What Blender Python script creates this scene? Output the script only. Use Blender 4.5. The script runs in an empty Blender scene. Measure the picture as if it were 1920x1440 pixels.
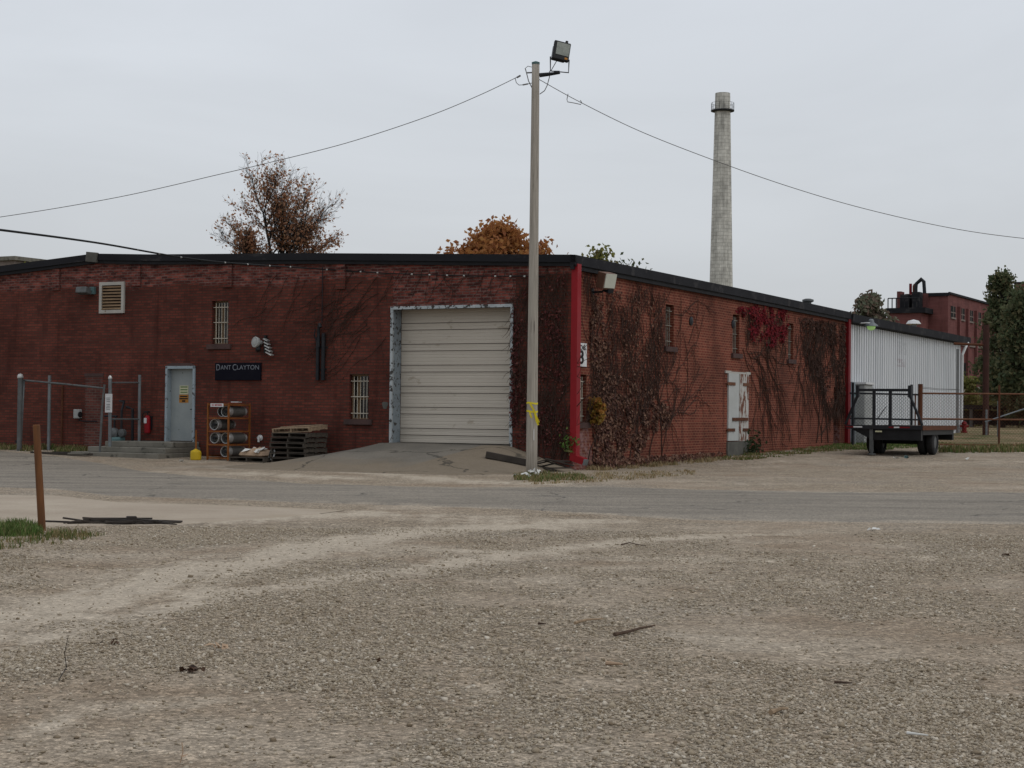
import bpy, math, random
import numpy as np
from mathutils import Vector, Matrix, noise
random.seed(11); rng = np.random.default_rng(11)
SC = bpy.context.scene
COL = SC.collection
# ------------------------------------------------------------------ camera model
FPX = 3220.0; CAMZ = 1.5
PIT = 54/FPX; ROL = 0.0107
_F = Vector((0, math.cos(PIT), math.sin(PIT))); _U0 = Vector((0, -math.sin(PIT), math.cos(PIT))); _R0 = Vector((1, 0, 0))
_R = _R0*math.cos(ROL)+_U0*math.sin(ROL); _U = _U0*math.cos(ROL)-_R0*math.sin(ROL)
EYE = Vector((0, 0, CAMZ))
def ray(px, py): return _R*((px-960)/FPX)+_U*(-(py-720)/FPX)+_F
def AT(px, py, Y):
    d = ray(px, py); return EYE+d*(Y/d.y)
def sstep(a, b, x):
    t = min(1, max(0, (x-a)/(b-a))); return t*t*(3-2*t)
def gz(x, y):
    s = 0.022+0.014*(1-sstep(-9, 3, x))
    t = y-45
    if t <= 0: return 0.0
    t = min(t, 45+ (t-45)*0.12 if t > 45 else t)
    return s*(t-3*(1-math.exp(-t/3)))
def G(px, py):
    d = ray(px, py); z = 0.0; p = None
    for _ in range(40):
        if d.z > -1e-4: return EYE+d*200
        t = (z-CAMZ)/d.z; p = EYE+d*t
        z = 0.5*z+0.5*gz(p.x, p.y)
    return Vector((p.x, p.y, gz(p.x, p.y)))
A = math.radians(28.0); CA, SA = math.cos(A), math.sin(A)
C0 = G(1069, 882); C0.z = 0
EX = Vector((CA, -SA, 0)); EY = Vector((SA, CA, 0))
def B2W(x, y, z): return C0+EX*x+EY*y+Vector((0, 0, z))
def W2B(p):
    q = p-C0; return Vector((q.dot(EX), q.dot(EY), p.z))
def F(px, py, off=0.0):          # point of the front wall plane (local y = -off) seen at a photo pixel, in building coordinates
    d = ray(px, py); o = EYE-C0
    t = (-off-o.dot(EY))/d.dot(EY); return W2B(EYE+d*t)
def S(px, py, off=0.0):          # the same on the right-hand wall plane (local x = off)
    d = ray(px, py); o = EYE-C0
    t = (off-o.dot(EX))/d.dot(EX); return W2B(EYE+d*t)
def bgz(x, y):
    w = B2W(x, y, 0); return gz(w.x, w.y)
# ------------------------------------------------------------------ mesh builder
class MB:
    def __init__(s): s.v = []; s.f = []; s.m = []; s.uv = None
    def add(s, vs, fs, mi=0):
        o = len(s.v); s.v += [tuple(p) for p in vs]
        s.f += [tuple(i+o for i in f) for f in fs]; s.m += [mi]*len(fs)
    def box(s, c, d, rot=None, mi=0, taper=1.0):
        x, y, z = d[0]/2, d[1]/2, d[2]/2
        vs = [Vector((sx*x*(taper if sz > 0 else 1), sy*y*(taper if sz > 0 else 1), sz*z)) for sz in (-1, 1) for sy in (-1, 1) for sx in (-1, 1)]
        if rot is not None: vs = [rot @ p for p in vs]
        c = Vector(c); s.add([p+c for p in vs], [(0, 2, 3, 1), (4, 5, 7, 6), (0, 1, 5, 4), (2, 6, 7, 3), (0, 4, 6, 2), (1, 3, 7, 5)], mi)
    def b2(s, a, b, mi=0):
        s.box([(a[i]+b[i])/2 for i in range(3)], [abs(a[i]-b[i]) for i in range(3)], None, mi)
    def quad(s, a, b, c, d, mi=0): s.add([a, b, c, d], [(0, 1, 2, 3)], mi)
    def tube(s, pts, r, n=8, mi=0, cap=True, closed=False):
        pts = [Vector(p) for p in pts]; k = len(pts)
        rs = r if isinstance(r, (list, tuple)) else [r]*k
        vs = []; up = None
        for i, p in enumerate(pts):
            if closed: d = pts[(i+1) % k]-pts[i-1]
            else: d = pts[min(i+1, k-1)]-pts[max(i-1, 0)]
            if d.length < 1e-9: d = Vector((0, 0, 1))
            d.normalize()
            if up is None:
                up = Vector((1, 0, 0)) if abs(d.z) > .9 else Vector((0, 0, 1))
            e = up-d*up.dot(d)
            if e.length < 1e-4:
                up = Vector((0, 1, 0)); e = up-d*up.dot(d)
            e.normalize(); g = d.cross(e); up = e
            vs += [p+(e*math.cos(2*math.pi*j/n)+g*math.sin(2*math.pi*j/n))*rs[i] for j in range(n)]
        fs = []
        for i in range(k if closed else k-1):
            a = i*n; b = ((i+1) % k)*n
            fs += [(a+j, a+(j+1) % n, b+(j+1) % n, b+j) for j in range(n)]
        if cap and not closed:
            fs += [tuple(range(n-1, -1, -1)), tuple(range((k-1)*n, k*n))]
        s.add(vs, fs, mi)
    def ring(s, c, axis, R, r, n=20, m=6, mi=0):
        q = Vector(axis).to_track_quat('Z', 'Y'); c = Vector(c)
        s.tube([c+q @ Vector((R*math.cos(2*math.pi*i/n), R*math.sin(2*math.pi*i/n), 0)) for i in range(n)], r, m, mi, closed=True)
    def lathe(s, c, axis, prof, n=20, mi=0, caps=True):
        q = Vector(axis).to_track_quat('Z', 'Y'); c = Vector(c); vs = []; fs = []
        for (r, z) in prof:
            vs += [c+q @ Vector((r*math.cos(2*math.pi*j/n), r*math.sin(2*math.pi*j/n), z)) for j in range(n)]
        for i in range(len(prof)-1):
            fs += [(i*n+j, i*n+(j+1) % n, (i+1)*n+(j+1) % n, (i+1)*n+j) for j in range(n)]
        if caps and prof[0][0] > 1e-6: fs.append(tuple(range(n-1, -1, -1)))
        if caps and prof[-1][0] > 1e-6: fs.append(tuple(range((len(prof)-1)*n, len(prof)*n)))
        s.add(vs, fs, mi)
    def prism(s, poly, axis, a, b, mi=0):      # poly in the two other axes, extruded along axis from a to b
        def P(u, v, w):
            return [(w, u, v), (u, w, v), (u, v, w)][axis]
        n = len(poly); vs = [P(u, v, a) for u, v in poly]+[P(u, v, b) for u, v in poly]
        fs = [tuple(range(n)), tuple(range(2*n-1, n-1, -1))]+[(i, i+n, (i+1) % n+n, (i+1) % n) for i in range(n)]
        s.add(vs, fs, mi)
    def leaf(s, p, size, nrm=None, mi=0, asp=1.7):
        if nrm is None: nrm = Vector((random.gauss(0, 1), random.gauss(0, 1), random.gauss(0, 1)))
        if nrm.length < 1e-3: nrm = Vector((0, 0, 1))
        nrm = nrm.normalized(); t = nrm.orthogonal().normalized()
        t = Matrix.Rotation(random.uniform(0, 6.28), 3, nrm) @ t; b = nrm.cross(t)
        p = Vector(p); l = size*asp/2; w = size/2; bend = nrm*size*.18
        s.add([p-t*l, p+b*w+bend, p+t*l, p-b*w+bend], [(0, 1, 2, 3)], mi)
    def build(s, name, mat, parent=None, smooth=False, loc=None, bevel=0, link=True):
        me = bpy.data.meshes.new(name); me.from_pydata(s.v, [], s.f); me.update()
        mats = mat if isinstance(mat, (list, tuple)) else [mat]
        for m in mats: me.materials.append(m)
        if len(mats) > 1: me.polygons.foreach_set('material_index', s.m)
        if smooth: me.polygons.foreach_set('use_smooth', [True]*len(me.polygons))
        # metric box-projected UVs
        n = len(me.loops)
        if n and n < 400000:
            uvl = me.uv_layers.new(name='UVMap')
            co = np.empty(len(me.vertices)*3, np.float32); me.vertices.foreach_get('co', co); co = co.reshape(-1, 3)
            li = np.empty(n, np.int32); me.loops.foreach_get('vertex_index', li)
            nr = np.empty(len(me.polygons)*3, np.float32); me.polygons.foreach_get('normal', nr); nr = np.abs(nr.reshape(-1, 3))
            lt = np.empty(len(me.polygons), np.int32); me.polygons.foreach_get('loop_total', lt)
            ax = np.repeat(np.argmax(nr, 1), lt); c = co[li]
            uv = np.where((ax == 0)[:, None], c[:, [1, 2]], np.where((ax == 1)[:, None], c[:, [0, 2]], c[:, [0, 1]]))
            uvl.data.foreach_set('uv', uv.astype(np.float32).ravel())
        o = bpy.data.objects.new(name, me)
        COL.objects.link(o)
        if parent is not None: o.parent = parent
        if loc is not None: o.location = loc
        if bevel:
            md = o.modifiers.new('bevel', 'BEVEL'); md.width = bevel; md.segments = 2; md.limit_method = 'ANGLE'
        return o
def tag(o, label, cat, group=None, kind=None):
    o['label'] = label; o['category'] = cat
    if group: o['group'] = group
    if kind: o['kind'] = kind
    return o
def struct(o, label=None):
    o['kind'] = 'structure'
    if label: o['label'] = label
    return o
def thing(name, label, cat, loc=(0, 0, 0), rz=0.0, group=None):
    o = bpy.data.objects.new(name, None); COL.objects.link(o); o.empty_display_size = .2
    o.location = loc; o.rotation_euler = (0, 0, rz)
    return tag(o, label, cat, group)
def bthing(name, label, cat, p, group=None):     # thing whose axes follow the brick building, p in building coordinates
    return thing(name, label, cat, B2W(*p), -A, group)
def kids(o): return [c for c in bpy.data.objects if c.parent == o]
def dup(o, loc, rz, label, group=None):
    def cp(src, par):
        c = src.copy(); COL.objects.link(c)
        if par is not None: c.parent = par
        for k in kids(src): cp(k, c)
        return c
    ch = kids(o); r = o.copy(); COL.objects.link(r)
    for k in ch: cp(k, r)
    r.location = loc; r.rotation_euler = (0, 0, rz); r['label'] = label
    if group: r['group'] = group
    return r
def text(name, s, mat, parent, loc, size, rot, width=None, ext=.004, spacing=1.0, bold=0.0):
    cu = bpy.data.curves.new(name, 'FONT'); cu.body = s; cu.size = size; cu.extrude = ext; cu.align_x = 'CENTER'; cu.align_y = 'CENTER'
    cu.space_character = spacing; cu.offset = bold
    t = bpy.data.objects.new(name, cu); COL.objects.link(t)
    dg = bpy.context.evaluated_depsgraph_get(); dg.update()
    me = bpy.data.meshes.new_from_object(t.evaluated_get(dg))
    bpy.data.objects.remove(t)
    if width:
        xs = [v.co.x for v in me.vertices]; k = width/(max(xs)-min(xs)); mid = (max(xs)+min(xs))/2
        for v in me.vertices: v.co.x = (v.co.x-mid)*k
    me.materials.clear(); me.materials.append(mat)
    o = bpy.data.objects.new(name, me); COL.objects.link(o); o.parent = parent; o.location = loc; o.rotation_euler = rot
    return o
# ------------------------------------------------------------------ materials
def nd(nt, typ, ins=None, **pr):
    n = nt.nodes.new(typ)
    for k, v in pr.items(): setattr(n, k, v)
    for k, v in (ins or {}).items():
        if isinstance(v, bpy.types.NodeSocket): nt.links.new(v, n.inputs[k])
        else: n.inputs[k].default_value = v
    return n
def c4(c): return (c[0], c[1], c[2], 1.0)
def newmat(name):
    m = bpy.data.materials.new(name); m.use_nodes = True; nt = m.node_tree; b = nt.nodes['Principled BSDF']
    return m, nt, b
def ramp(nt, fac, stops, interp='LINEAR'):
    r = nt.nodes.new('ShaderNodeValToRGB'); cr = r.color_ramp; cr.interpolation = interp
    while len(cr.elements) < len(stops): cr.elements.new(.5)
    for e, (p, c) in zip(cr.elements, stops):
        e.position = p; e.color = c4(c) if not isinstance(c, (int, float)) else (c, c, c, 1)
    nt.links.new(fac, r.inputs[0]); return r.outputs[0]
def mix(nt, fac, a, b, blend='MIX'):
    n = nt.nodes.new('ShaderNodeMix'); n.data_type = 'RGBA'; n.blend_type = blend
    for sk, v in ((n.inputs[0], fac), (n.inputs[6], a), (n.inputs[7], b)):
        if isinstance(v, bpy.types.NodeSocket): nt.links.new(v, sk)
        else: sk.default_value = c4(v) if isinstance(v, (tuple, list)) else v
    return n.outputs[2]
def noi(nt, vec, scale, detail=5, rough=.6, dist=0.0):
    return nd(nt, 'ShaderNodeTexNoise', {'Vector': vec, 'Scale': scale, 'Detail': detail, 'Roughness': rough, 'Distortion': dist}).outputs['Fac']
def mth(nt, op, a, b=0.0, clamp=False):
    return nd(nt, 'ShaderNodeMath', {0: a, 1: b}, operation=op, use_clamp=clamp).outputs[0]
def coord(nt, kind='Object', sc=(1, 1, 1), rot=(0, 0, 0)):
    t = nd(nt, 'ShaderNodeTexCoord'); return nd(nt, 'ShaderNodeMapping', {'Vector': t.outputs[kind], 'Scale': sc, 'Rotation': rot}).outputs[0]
def bump(nt, b, h, strength, dist=.01):
    n = nd(nt, 'ShaderNodeBump', {'Height': h, 'Strength': strength, 'Distance': dist}); nt.links.new(n.outputs[0], b.inputs['Normal'])
def pm(name, c1, c2=None, rough=.8, metal=0.0, scale=3.0, bmp=0.0, bsc=60, st=(1, 1, 1), wear=None, wsc=8, wth=.56, spec=.16):
    m, nt, b = newmat(name); v = coord(nt, 'Object', st)
    c2 = c2 or tuple(x*.7 for x in c1)
    col = ramp(nt, noi(nt, v, scale), [(.33, c1), (.67, c2)])
    if wear:
        k = ramp(nt, noi(nt, v, wsc, 7, .65), [(wth, 0.0), (wth+.05, 1.0)]); col = mix(nt, k, col, wear)
    nt.links.new(col, b.inputs['Base Color']); b.inputs['Roughness'].default_value = rough; b.inputs['Metallic'].default_value = metal
    b.inputs['Specular IOR Level'].default_value = spec
    if bmp: bump(nt, b, noi(nt, v, bsc, 4), bmp)
    return m
def leafmat(name, cols, trans=.25, rough=.7):
    m, nt, b = newmat(name)
    r = nd(nt, 'ShaderNodeNewGeometry').outputs['Random Per Island']
    col = ramp(nt, r, [(i/(len(cols)-1), c) for i, c in enumerate(cols)])
    nt.links.new(col, b.inputs['Base Color']); b.inputs['Roughness'].default_value = rough; b.inputs['Specular IOR Level'].default_value = .15
    t = nd(nt, 'ShaderNodeBsdfTranslucent', {'Color': col})
    mx = nd(nt, 'ShaderNodeMixShader', {0: trans, 1: b.outputs[0], 2: t.outputs[0]})
    nt.links.new(mx.outputs[0], nt.nodes['Material Output'].inputs[0]); return m
def brickmat(name, c1, c2, mort, front=False, rowh=.08, bw=.22, dark=.45):
    m, nt, b = newmat(name); uv = nd(nt, 'ShaderNodeTexCoord').outputs['UV']
    jit = nd(nt, 'ShaderNodeTexNoise', {'Vector': uv, 'Scale': 1.3, 'Detail': 2.0}).outputs['Color']
    vec = nd(nt, 'ShaderNodeVectorMath', {0: uv, 1: nd(nt, 'ShaderNodeVectorMath', {0: jit, 3: .03}, operation='SCALE').outputs[0]}, operation='ADD').outputs[0]
    br = nd(nt, 'ShaderNodeTexBrick', {'Vector': vec, 'Color1': c4(c1), 'Color2': c4(c2), 'Mortar': c4(mort), 'Scale': 1.0, 'Mortar Size': .013, 'Mortar Smooth': .3, 'Bias': -.1, 'Brick Width': bw, 'Row Height': rowh})
    col = br.outputs['Color']
    # horizontal course streaks: some courses weather darker / lighter
    sx = nd(nt, 'ShaderNodeMapping', {'Vector': uv, 'Scale': (.55, 14.0, 1)}).outputs[0]
    streak = ramp(nt, noi(nt, sx, 1.0, 4), [(.3, .8), (.7, 1.14)])
    col = mix(nt, 1.0, col, streak, 'MULTIPLY')
    patch = ramp(nt, noi(nt, uv, .45, 6, .62), [(.3, dark), (.68, 1.18)])
    col = mix(nt, 1.0, col, patch, 'MULTIPLY')
    runs = nd(nt, 'ShaderNodeMapping', {'Vector': uv, 'Scale': (1.5, .18, 1)}).outputs[0]
    rn = ramp(nt, noi(nt, runs, 1.6, 6, .65), [(.52, 0.0), (.72, .65)])
    col = mix(nt, rn, col, tuple(x*.32 for x in c2))
    if front:
        sp = nd(nt, 'ShaderNodeSeparateXYZ', {0: uv}); u, w = sp.outputs[0], sp.outputs[1]
        step = mth(nt, 'MULTIPLY', mth(nt, 'SUBTRACT', noi(nt, nd(nt, 'ShaderNodeMapping', {'Vector': uv, 'Scale': (.25, 0, 0)}).outputs[0], 1.0, 0), .5), .5)
        rag = mth(nt, 'MULTIPLY', mth(nt, 'SUBTRACT', noi(nt, nd(nt, 'ShaderNodeMapping', {'Vector': uv, 'Scale': (1.2, 5, 1)}).outputs[0], 1.0, 4, .7), .5), .5); band = ramp(nt, mth(nt, 'SUBTRACT', mth(nt, 'ADD', mth(nt, 'ADD', w, step), rag), 4.72), [(.44, 0.0), (.56, 1.0)])
        r1 = mth(nt, 'MULTIPLY', mth(nt, 'GREATER_THAN', u, GX0), mth(nt, 'MULTIPLY', mth(nt, 'LESS_THAN', u, GX1+.1), mth(nt, 'GREATER_THAN', w, GZT)))
        msk = mth(nt, 'MAXIMUM', band, r1)
        br2 = nd(nt, 'ShaderNodeTexBrick', {'Vector': vec, 'Color1': c4((.24, .065, .048)), 'Color2': c4((.085, .026, .023)), 'Mortar': c4((.15, .10, .085)), 'Scale': 1.0, 'Mortar Size': .012, 'Mortar Smooth': .3, 'Bias': 0.0, 'Brick Width': bw, 'Row Height': rowh})
        fine = ramp(nt, noi(nt, nd(nt, 'ShaderNodeMapping', {'Vector': uv, 'Scale': (2.2, 7, 1)}).outputs[0], 1.0, 5, .7), [(.36, .3), (.66, 1.3)])
        eff = ramp(nt, noi(nt, nd(nt, 'ShaderNodeMapping', {'Vector': uv, 'Scale': (2.5, 9, 1), 'Location': (7, 3, 0)}).outputs[0], 1.0, 5, .7), [(.6, 0.0), (.72, .5)])
        c3 = mix(nt, 1.0, br2.outputs['Color'], fine, 'MULTIPLY'); c3 = mix(nt, eff, c3, (.25, .2, .18))
        col = mix(nt, msk, col, c3)
    if name == 'brick_side':
        sp = nd(nt, 'ShaderNodeSeparateXYZ', {0: uv}); lo = mth(nt, 'MULTIPLY', mth(nt, 'LESS_THAN', mth(nt, 'ADD', sp.outputs[0], mth(nt, 'MULTIPLY', sp.outputs[1], .4)), 1.5), mth(nt, 'LESS_THAN', sp.outputs[1], 1.15))
        col = mix(nt, mth(nt, 'MULTIPLY', lo, ramp(nt, noi(nt, uv, 5, 6, .7), [(.42, 0.0), (.6, .7)])), col, (.26, .16, .155))
    nt.links.new(col, b.inputs['Base Color']); b.inputs['Roughness'].default_value = .92; b.inputs['Specular IOR Level'].default_value = .15
    bump(nt, b, br.outputs['Fac'], -.15, .006); return m
GX0 = F(735, 700).x; GX1 = F(959, 700).x; GZT = F(850, 576).z
MT = {}
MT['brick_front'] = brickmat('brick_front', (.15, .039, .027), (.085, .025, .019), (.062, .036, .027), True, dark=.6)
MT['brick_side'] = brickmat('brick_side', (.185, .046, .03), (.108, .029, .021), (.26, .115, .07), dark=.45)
MT['brick_infill'] = brickmat('brick_infill', (.15, .048, .038), (.08, .03, .026), (.12, .085, .07), dark=.5)
MT['black_roof'] = pm('roof_edge_metal', (.011, .011, .013), (.018, .018, .021), .8, 0, 1.2, .05, 20, st=(.4, 1, 1), wear=(.035, .033, .034), wsc=1.6, wth=.57)
MT['black_lip'] = pm('roof_lip', (.012, .012, .013), (.018, .018, .02), .7)
MT['tar'] = pm('tar_roof', (.03, .03, .03), (.05, .05, .05), .9)
MT['frame_blue'] = pm('pale_blue_paint', (.30, .35, .38), (.24, .285, .31), .55, 0, 2, .05, 30, wear=(.05, .045, .04), wsc=7, wth=.585)
MT['frame_worn'] = pm('worn_pale_paint', (.42, .45, .46), (.3, .33, .34), .6, 0, 3, .1, 30, wear=(.05, .045, .04), wsc=9, wth=.53)
MT['jamb_worn'] = pm('peeling_jamb_paint', (.27, .31, .335), (.2, .23, .25), .6, 0, 3, .1, 30, wear=(.06, .055, .048), wsc=9, wth=.55)
MT['door_blue'] = pm('grey_blue_door', (.30, .32, .31), (.235, .26, .26), .5, 0, 1.4, .03, 20, wear=(.07, .07, .065), wsc=5, wth=.66)
MT['dark'] = pm('dark_inside', (.008, .008, .008), (.012, .012, .011), .8)
MT['glass'] = pm('dirty_glass', (.012, .012, .012), (.03, .028, .024), .12, 0, 4, spec=.5)
MT['bar'] = pm('pale_window_bar', (.5, .46, .38), (.36, .32, .26), .6, 0, 5, wear=(.16, .07, .03), wsc=12, wth=.6)
MT['bar_dim'] = pm('dull_window_bar', (.25, .235, .2), (.16, .145, .12), .6, 0, 5, wear=(.12, .05, .02), wsc=12, wth=.56)
MT['blind'] = pm('brown_board', (.2, .13, .07), (.13, .085, .05), .8, 0, 2)
MT['sill'] = pm('stone_sill', (.085, .05, .045), (.055, .036, .033), .9, 0, 3, .2, 30)
MT['gar'] = pm('cream_door_paint', (.51, .46, .39), (.45, .405, .34), .5, 0, .7, .03, 6, st=(.5, 1, 1), wear=(.38, .33, .265), wsc=2.2, wth=.6)
MT['garline'] = pm('door_seal', (.07, .062, .052), (.09, .08, .07), .8)
MT['white_trim'] = pm('off_white_paint', (.42, .40, .36), (.33, .315, .285), .6, 0, 2, wear=(.18, .13, .09), wsc=6, wth=.64)
MT['slat'] = pm('tan_slat', (.27, .18, .105), (.17, .11, .065), .75, 0, 3)
MT['red'] = pm('red_paint', (.25, .007, .012), (.2, .006, .01), .5, 0, 1.5, .03, 10, spec=.2)
MT['red_dull'] = pm('dull_red_paint', (.16, .006, .009), (.12, .005, .008), .55)
MT['pale_metal'] = pm('pale_grey_casing', (.36, .365, .35), (.28, .285, .275), .55, 0, 4)
MT['galv'] = pm('galvanised', (.2, .215, .222), (.13, .14, .145), .5, .4, 4, .03, 40)
MT['galv_dk'] = pm('old_galvanised', (.13, .135, .135), (.085, .088, .086), .6, .3, 4, wear=(.1, .06, .03), wsc=9, wth=.62)
MT['rust'] = pm('rusted_steel', (.12, .045, .022), (.07, .03, .018), .85, .1, 6, .2, 60)
MT['rust_lt'] = pm('rusted_rail', (.17, .08, .045), (.11, .05, .03), .85, .1, 6)
MT['steel_dk'] = pm('dark_steel', (.018, .02, .024), (.03, .03, .032), .55, .4, 3, wear=(.07, .035, .02), wsc=6, wth=.66)
MT['black'] = pm('black_plastic', (.012, .012, .013), (.02, .02, .021), .45)
MT['rubber'] = pm('tyre_rubber', (.02, .02, .021), (.034, .033, .032), .85)
MT['whiteobj'] = pm('white_sheet', (.62, .62, .62), (.54, .54, .53), .6)
MT['concrete'] = pm('old_concrete', (.20, .185, .155), (.13, .122, .10), .9, 0, 2, .2, 40, wear=(.07, .066, .055), wsc=4, wth=.58)
MT['concrete_dk'] = pm('stained_concrete', (.12, .115, .1), (.075, .073, .064), .9, 0, 2, .2, 40)
MT['pole'] = pm('weathered_pole_wood', (.40, .36, .305), (.25, .225, .19), .9, 0, 4, .6, 10, st=(10, 10, .3), wear=(.11, .095, .08), wsc=3.0, wth=.59)
MT['post'] = pm('brown_post_wood', (.165, .07, .028), (.09, .042, .021), .85, 0, 2.5, .4, 10, st=(5, 5, .6))
MT['pallet'] = pm('grey_pallet_wood', (.085, .07, .055), (.05, .043, .036), .9, 0, 3, .2, 20, st=(1, 6, 6))
MT['pallet_new'] = pm('tan_pallet_wood', (.34, .245, .16), (.2, .145, .095), .9, 0, 3, .2, 20, st=(1, 6, 6))
MT['beam'] = pm('old_timber', (.06, .05, .042), (.035, .03, .026), .95, 0, 3, .4, 20)
MT['yellow'] = pm('yellow_plastic', (.53, .36, .02), (.43, .29, .02), .5, 0, 2)
MT['tape'] = pm('yellow_tape', (.72, .6, .03), (.6, .48, .03), .5)
MT['orange'] = pm('orange_rack_paint', (.25, .085, .018), (.16, .055, .015), .6, 0, 3, wear=(.1, .05, .025), wsc=7, wth=.58)
MT['cyl'] = pm('grey_cylinder_paint', (.13, .125, .115), (.075, .072, .066), .5, .2, 3)
MT['cyl_ring'] = pm('bare_aluminium', (.5, .5, .48), (.33, .33, .32), .35, .5, 4)
MT['ink'] = pm('black_lettering', (.01, .01, .01), (.015, .015, .015), .6)
MT['ink_red'] = pm('red_lettering', (.35, .02, .03), (.3, .02, .02), .6)
MT['ink_green'] = pm('green_lettering', (.1, .17, .07), (.09, .15, .06), .6)
MT['navy'] = pm('black_board', (.006, .006, .011), (.009, .009, .014), .7, spec=.05)
MT['silver'] = pm('silver_lettering', (.2, .21, .235), (.13, .14, .16), .5)
MT['notice'] = pm('pale_notice', (.52, .5, .33), (.46, .44, .29), .6)
MT['notice_or'] = pm('orange_notice', (.42, .19, .04), (.35, .15, .03), .6)
MT['cable'] = pm('black_cable', (.01, .01, .01), (.015, .015, .015), .6)
MT['wire'] = pm('grey_service_wire', (.10, .098, .095), (.14, .135, .13), .6)
MT['tie'] = pm('white_tie', (.45, .45, .43), (.35, .35, .33), .6)
MT['card'] = pm('brown_cardboard', (.42, .3, .2), (.32, .22, .15), .9)
MT['teal'] = pm('teal_paint', (.10, .17, .17), (.07, .12, .12), .6)
MT['stickwood'] = pm('weathered_stick', (.10, .065, .045), (.055, .037, .028), .95, 0, 14)
MT['bark'] = pm('dark_bark', (.028, .024, .022), (.045, .037, .032), .95, 0, 6, .3, 30)
MT['twig'] = pm('dead_vine', (.036, .021, .016), (.06, .036, .028), .95, 0, 5)
MT['twig_lt'] = pm('grey_vine', (.062, .042, .036), (.04, .026, .022), .95, 0, 5)
MT['farbrick'] = brickmat('far_brick', (.17, .066, .06), (.145, .057, .053), (.165, .072, .066), rowh=.3, bw=.9, dark=.75)  # distance haze put into the colours: brick desaturated, no haze volume
MT['fartrim'] = pm('pale_stone_band', (.22, .18, .16), (.17, .14, .12), .9)
MT['hous'] = pm('brown_lamp_housing', (.17, .09, .06), (.12, .065, .045), .6)
MT['lens'] = pm('lamp_lens', (.55, .56, .48), (.48, .49, .42), .3, spec=.5)
MT['lensdim'] = pm('floodlight_glass', (.22, .23, .2), (.13, .14, .12), .15, .3, 6, spec=.5)
MT['litter_w'] = pm('white_litter', (.66, .65, .62), (.55, .54, .5), .7)
# ------------------------------------------------------------------ camera, sky, sun
cam = bpy.data.cameras.new('camera'); cam.lens = FPX/1920*36; cam.sensor_width = 36; cam.clip_end = 6000; cam.clip_start = .1
co = bpy.data.objects.new('camera', cam); COL.objects.link(co)
Mx = Matrix((( _R.x, _U.x, -_F.x, 0), (_R.y, _U.y, -_F.y, 0), (_R.z, _U.z, -_F.z, CAMZ), (0, 0, 0, 1)))
co.matrix_world = Mx; SC.camera = co
SUN_EL, SUN_AZ = math.radians(48), math.radians(118)       # azimuth measured from +Y towards +X
w = bpy.data.worlds.new('World'); SC.world = w; w.use_nodes = True; nt = w.node_tree
bg = nt.nodes['Background']
sky = nd(nt, 'ShaderNodeTexSky'); sky.sky_type = 'NISHITA'; sky.sun_disc = False; sky.sun_elevation = SUN_EL; sky.sun_rotation = SUN_AZ
sky.dust_density = 4.0; sky.air_density = 1.0
hs = nd(nt, 'ShaderNodeHueSaturation', {'Saturation': .25, 'Color': sky.outputs[0]})
tc = nd(nt, 'ShaderNodeTexCoord').outputs['Generated']
sep = nd(nt, 'ShaderNodeSeparateXYZ', {0: tc})
grad = ramp(nt, sep.outputs[2], [(0.0, (5.6, 5.85, 5.95)), (.06, (5.95, 6.22, 6.48)), (.16, (6.6, 6.98, 7.45)), (.30, (7.2, 7.65, 8.35)), (1.0, (8.2, 8.6, 9.2))])
cm = nd(nt, 'ShaderNodeMapping', {'Vector': tc, 'Scale': (1.6, 1.6, 6.0)}).outputs[0]
cl = ramp(nt, noi(nt, cm, 2.2, 5, .5, .6), [(.3, .94), (.7, 1.045)])
grey = mix(nt, 1.0, grad, cl, 'MULTIPLY')
scol = mix(nt, .92, hs.outputs[0], grey)
nt.links.new(scol, bg.inputs[0]); bg.inputs[1].default_value = .1
sl = bpy.data.lights.new('sun', 'SUN'); sl.energy = 0.55; sl.angle = math.radians(40); sl.color = (1, .97, .92)
so = bpy.data.objects.new('sun', sl); COL.objects.link(so)
sd = Vector((math.sin(SUN_AZ)*math.cos(SUN_EL), math.cos(SUN_AZ)*math.cos(SUN_EL), math.sin(SUN_EL)))
so.rotation_euler = sd.to_track_quat('Z', 'Y').to_euler()
SC.view_settings.view_transform = 'Standard'; SC.view_settings.look = 'None'; SC.view_settings.gamma = 1; SC.view_settings.exposure = 0.0
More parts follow.
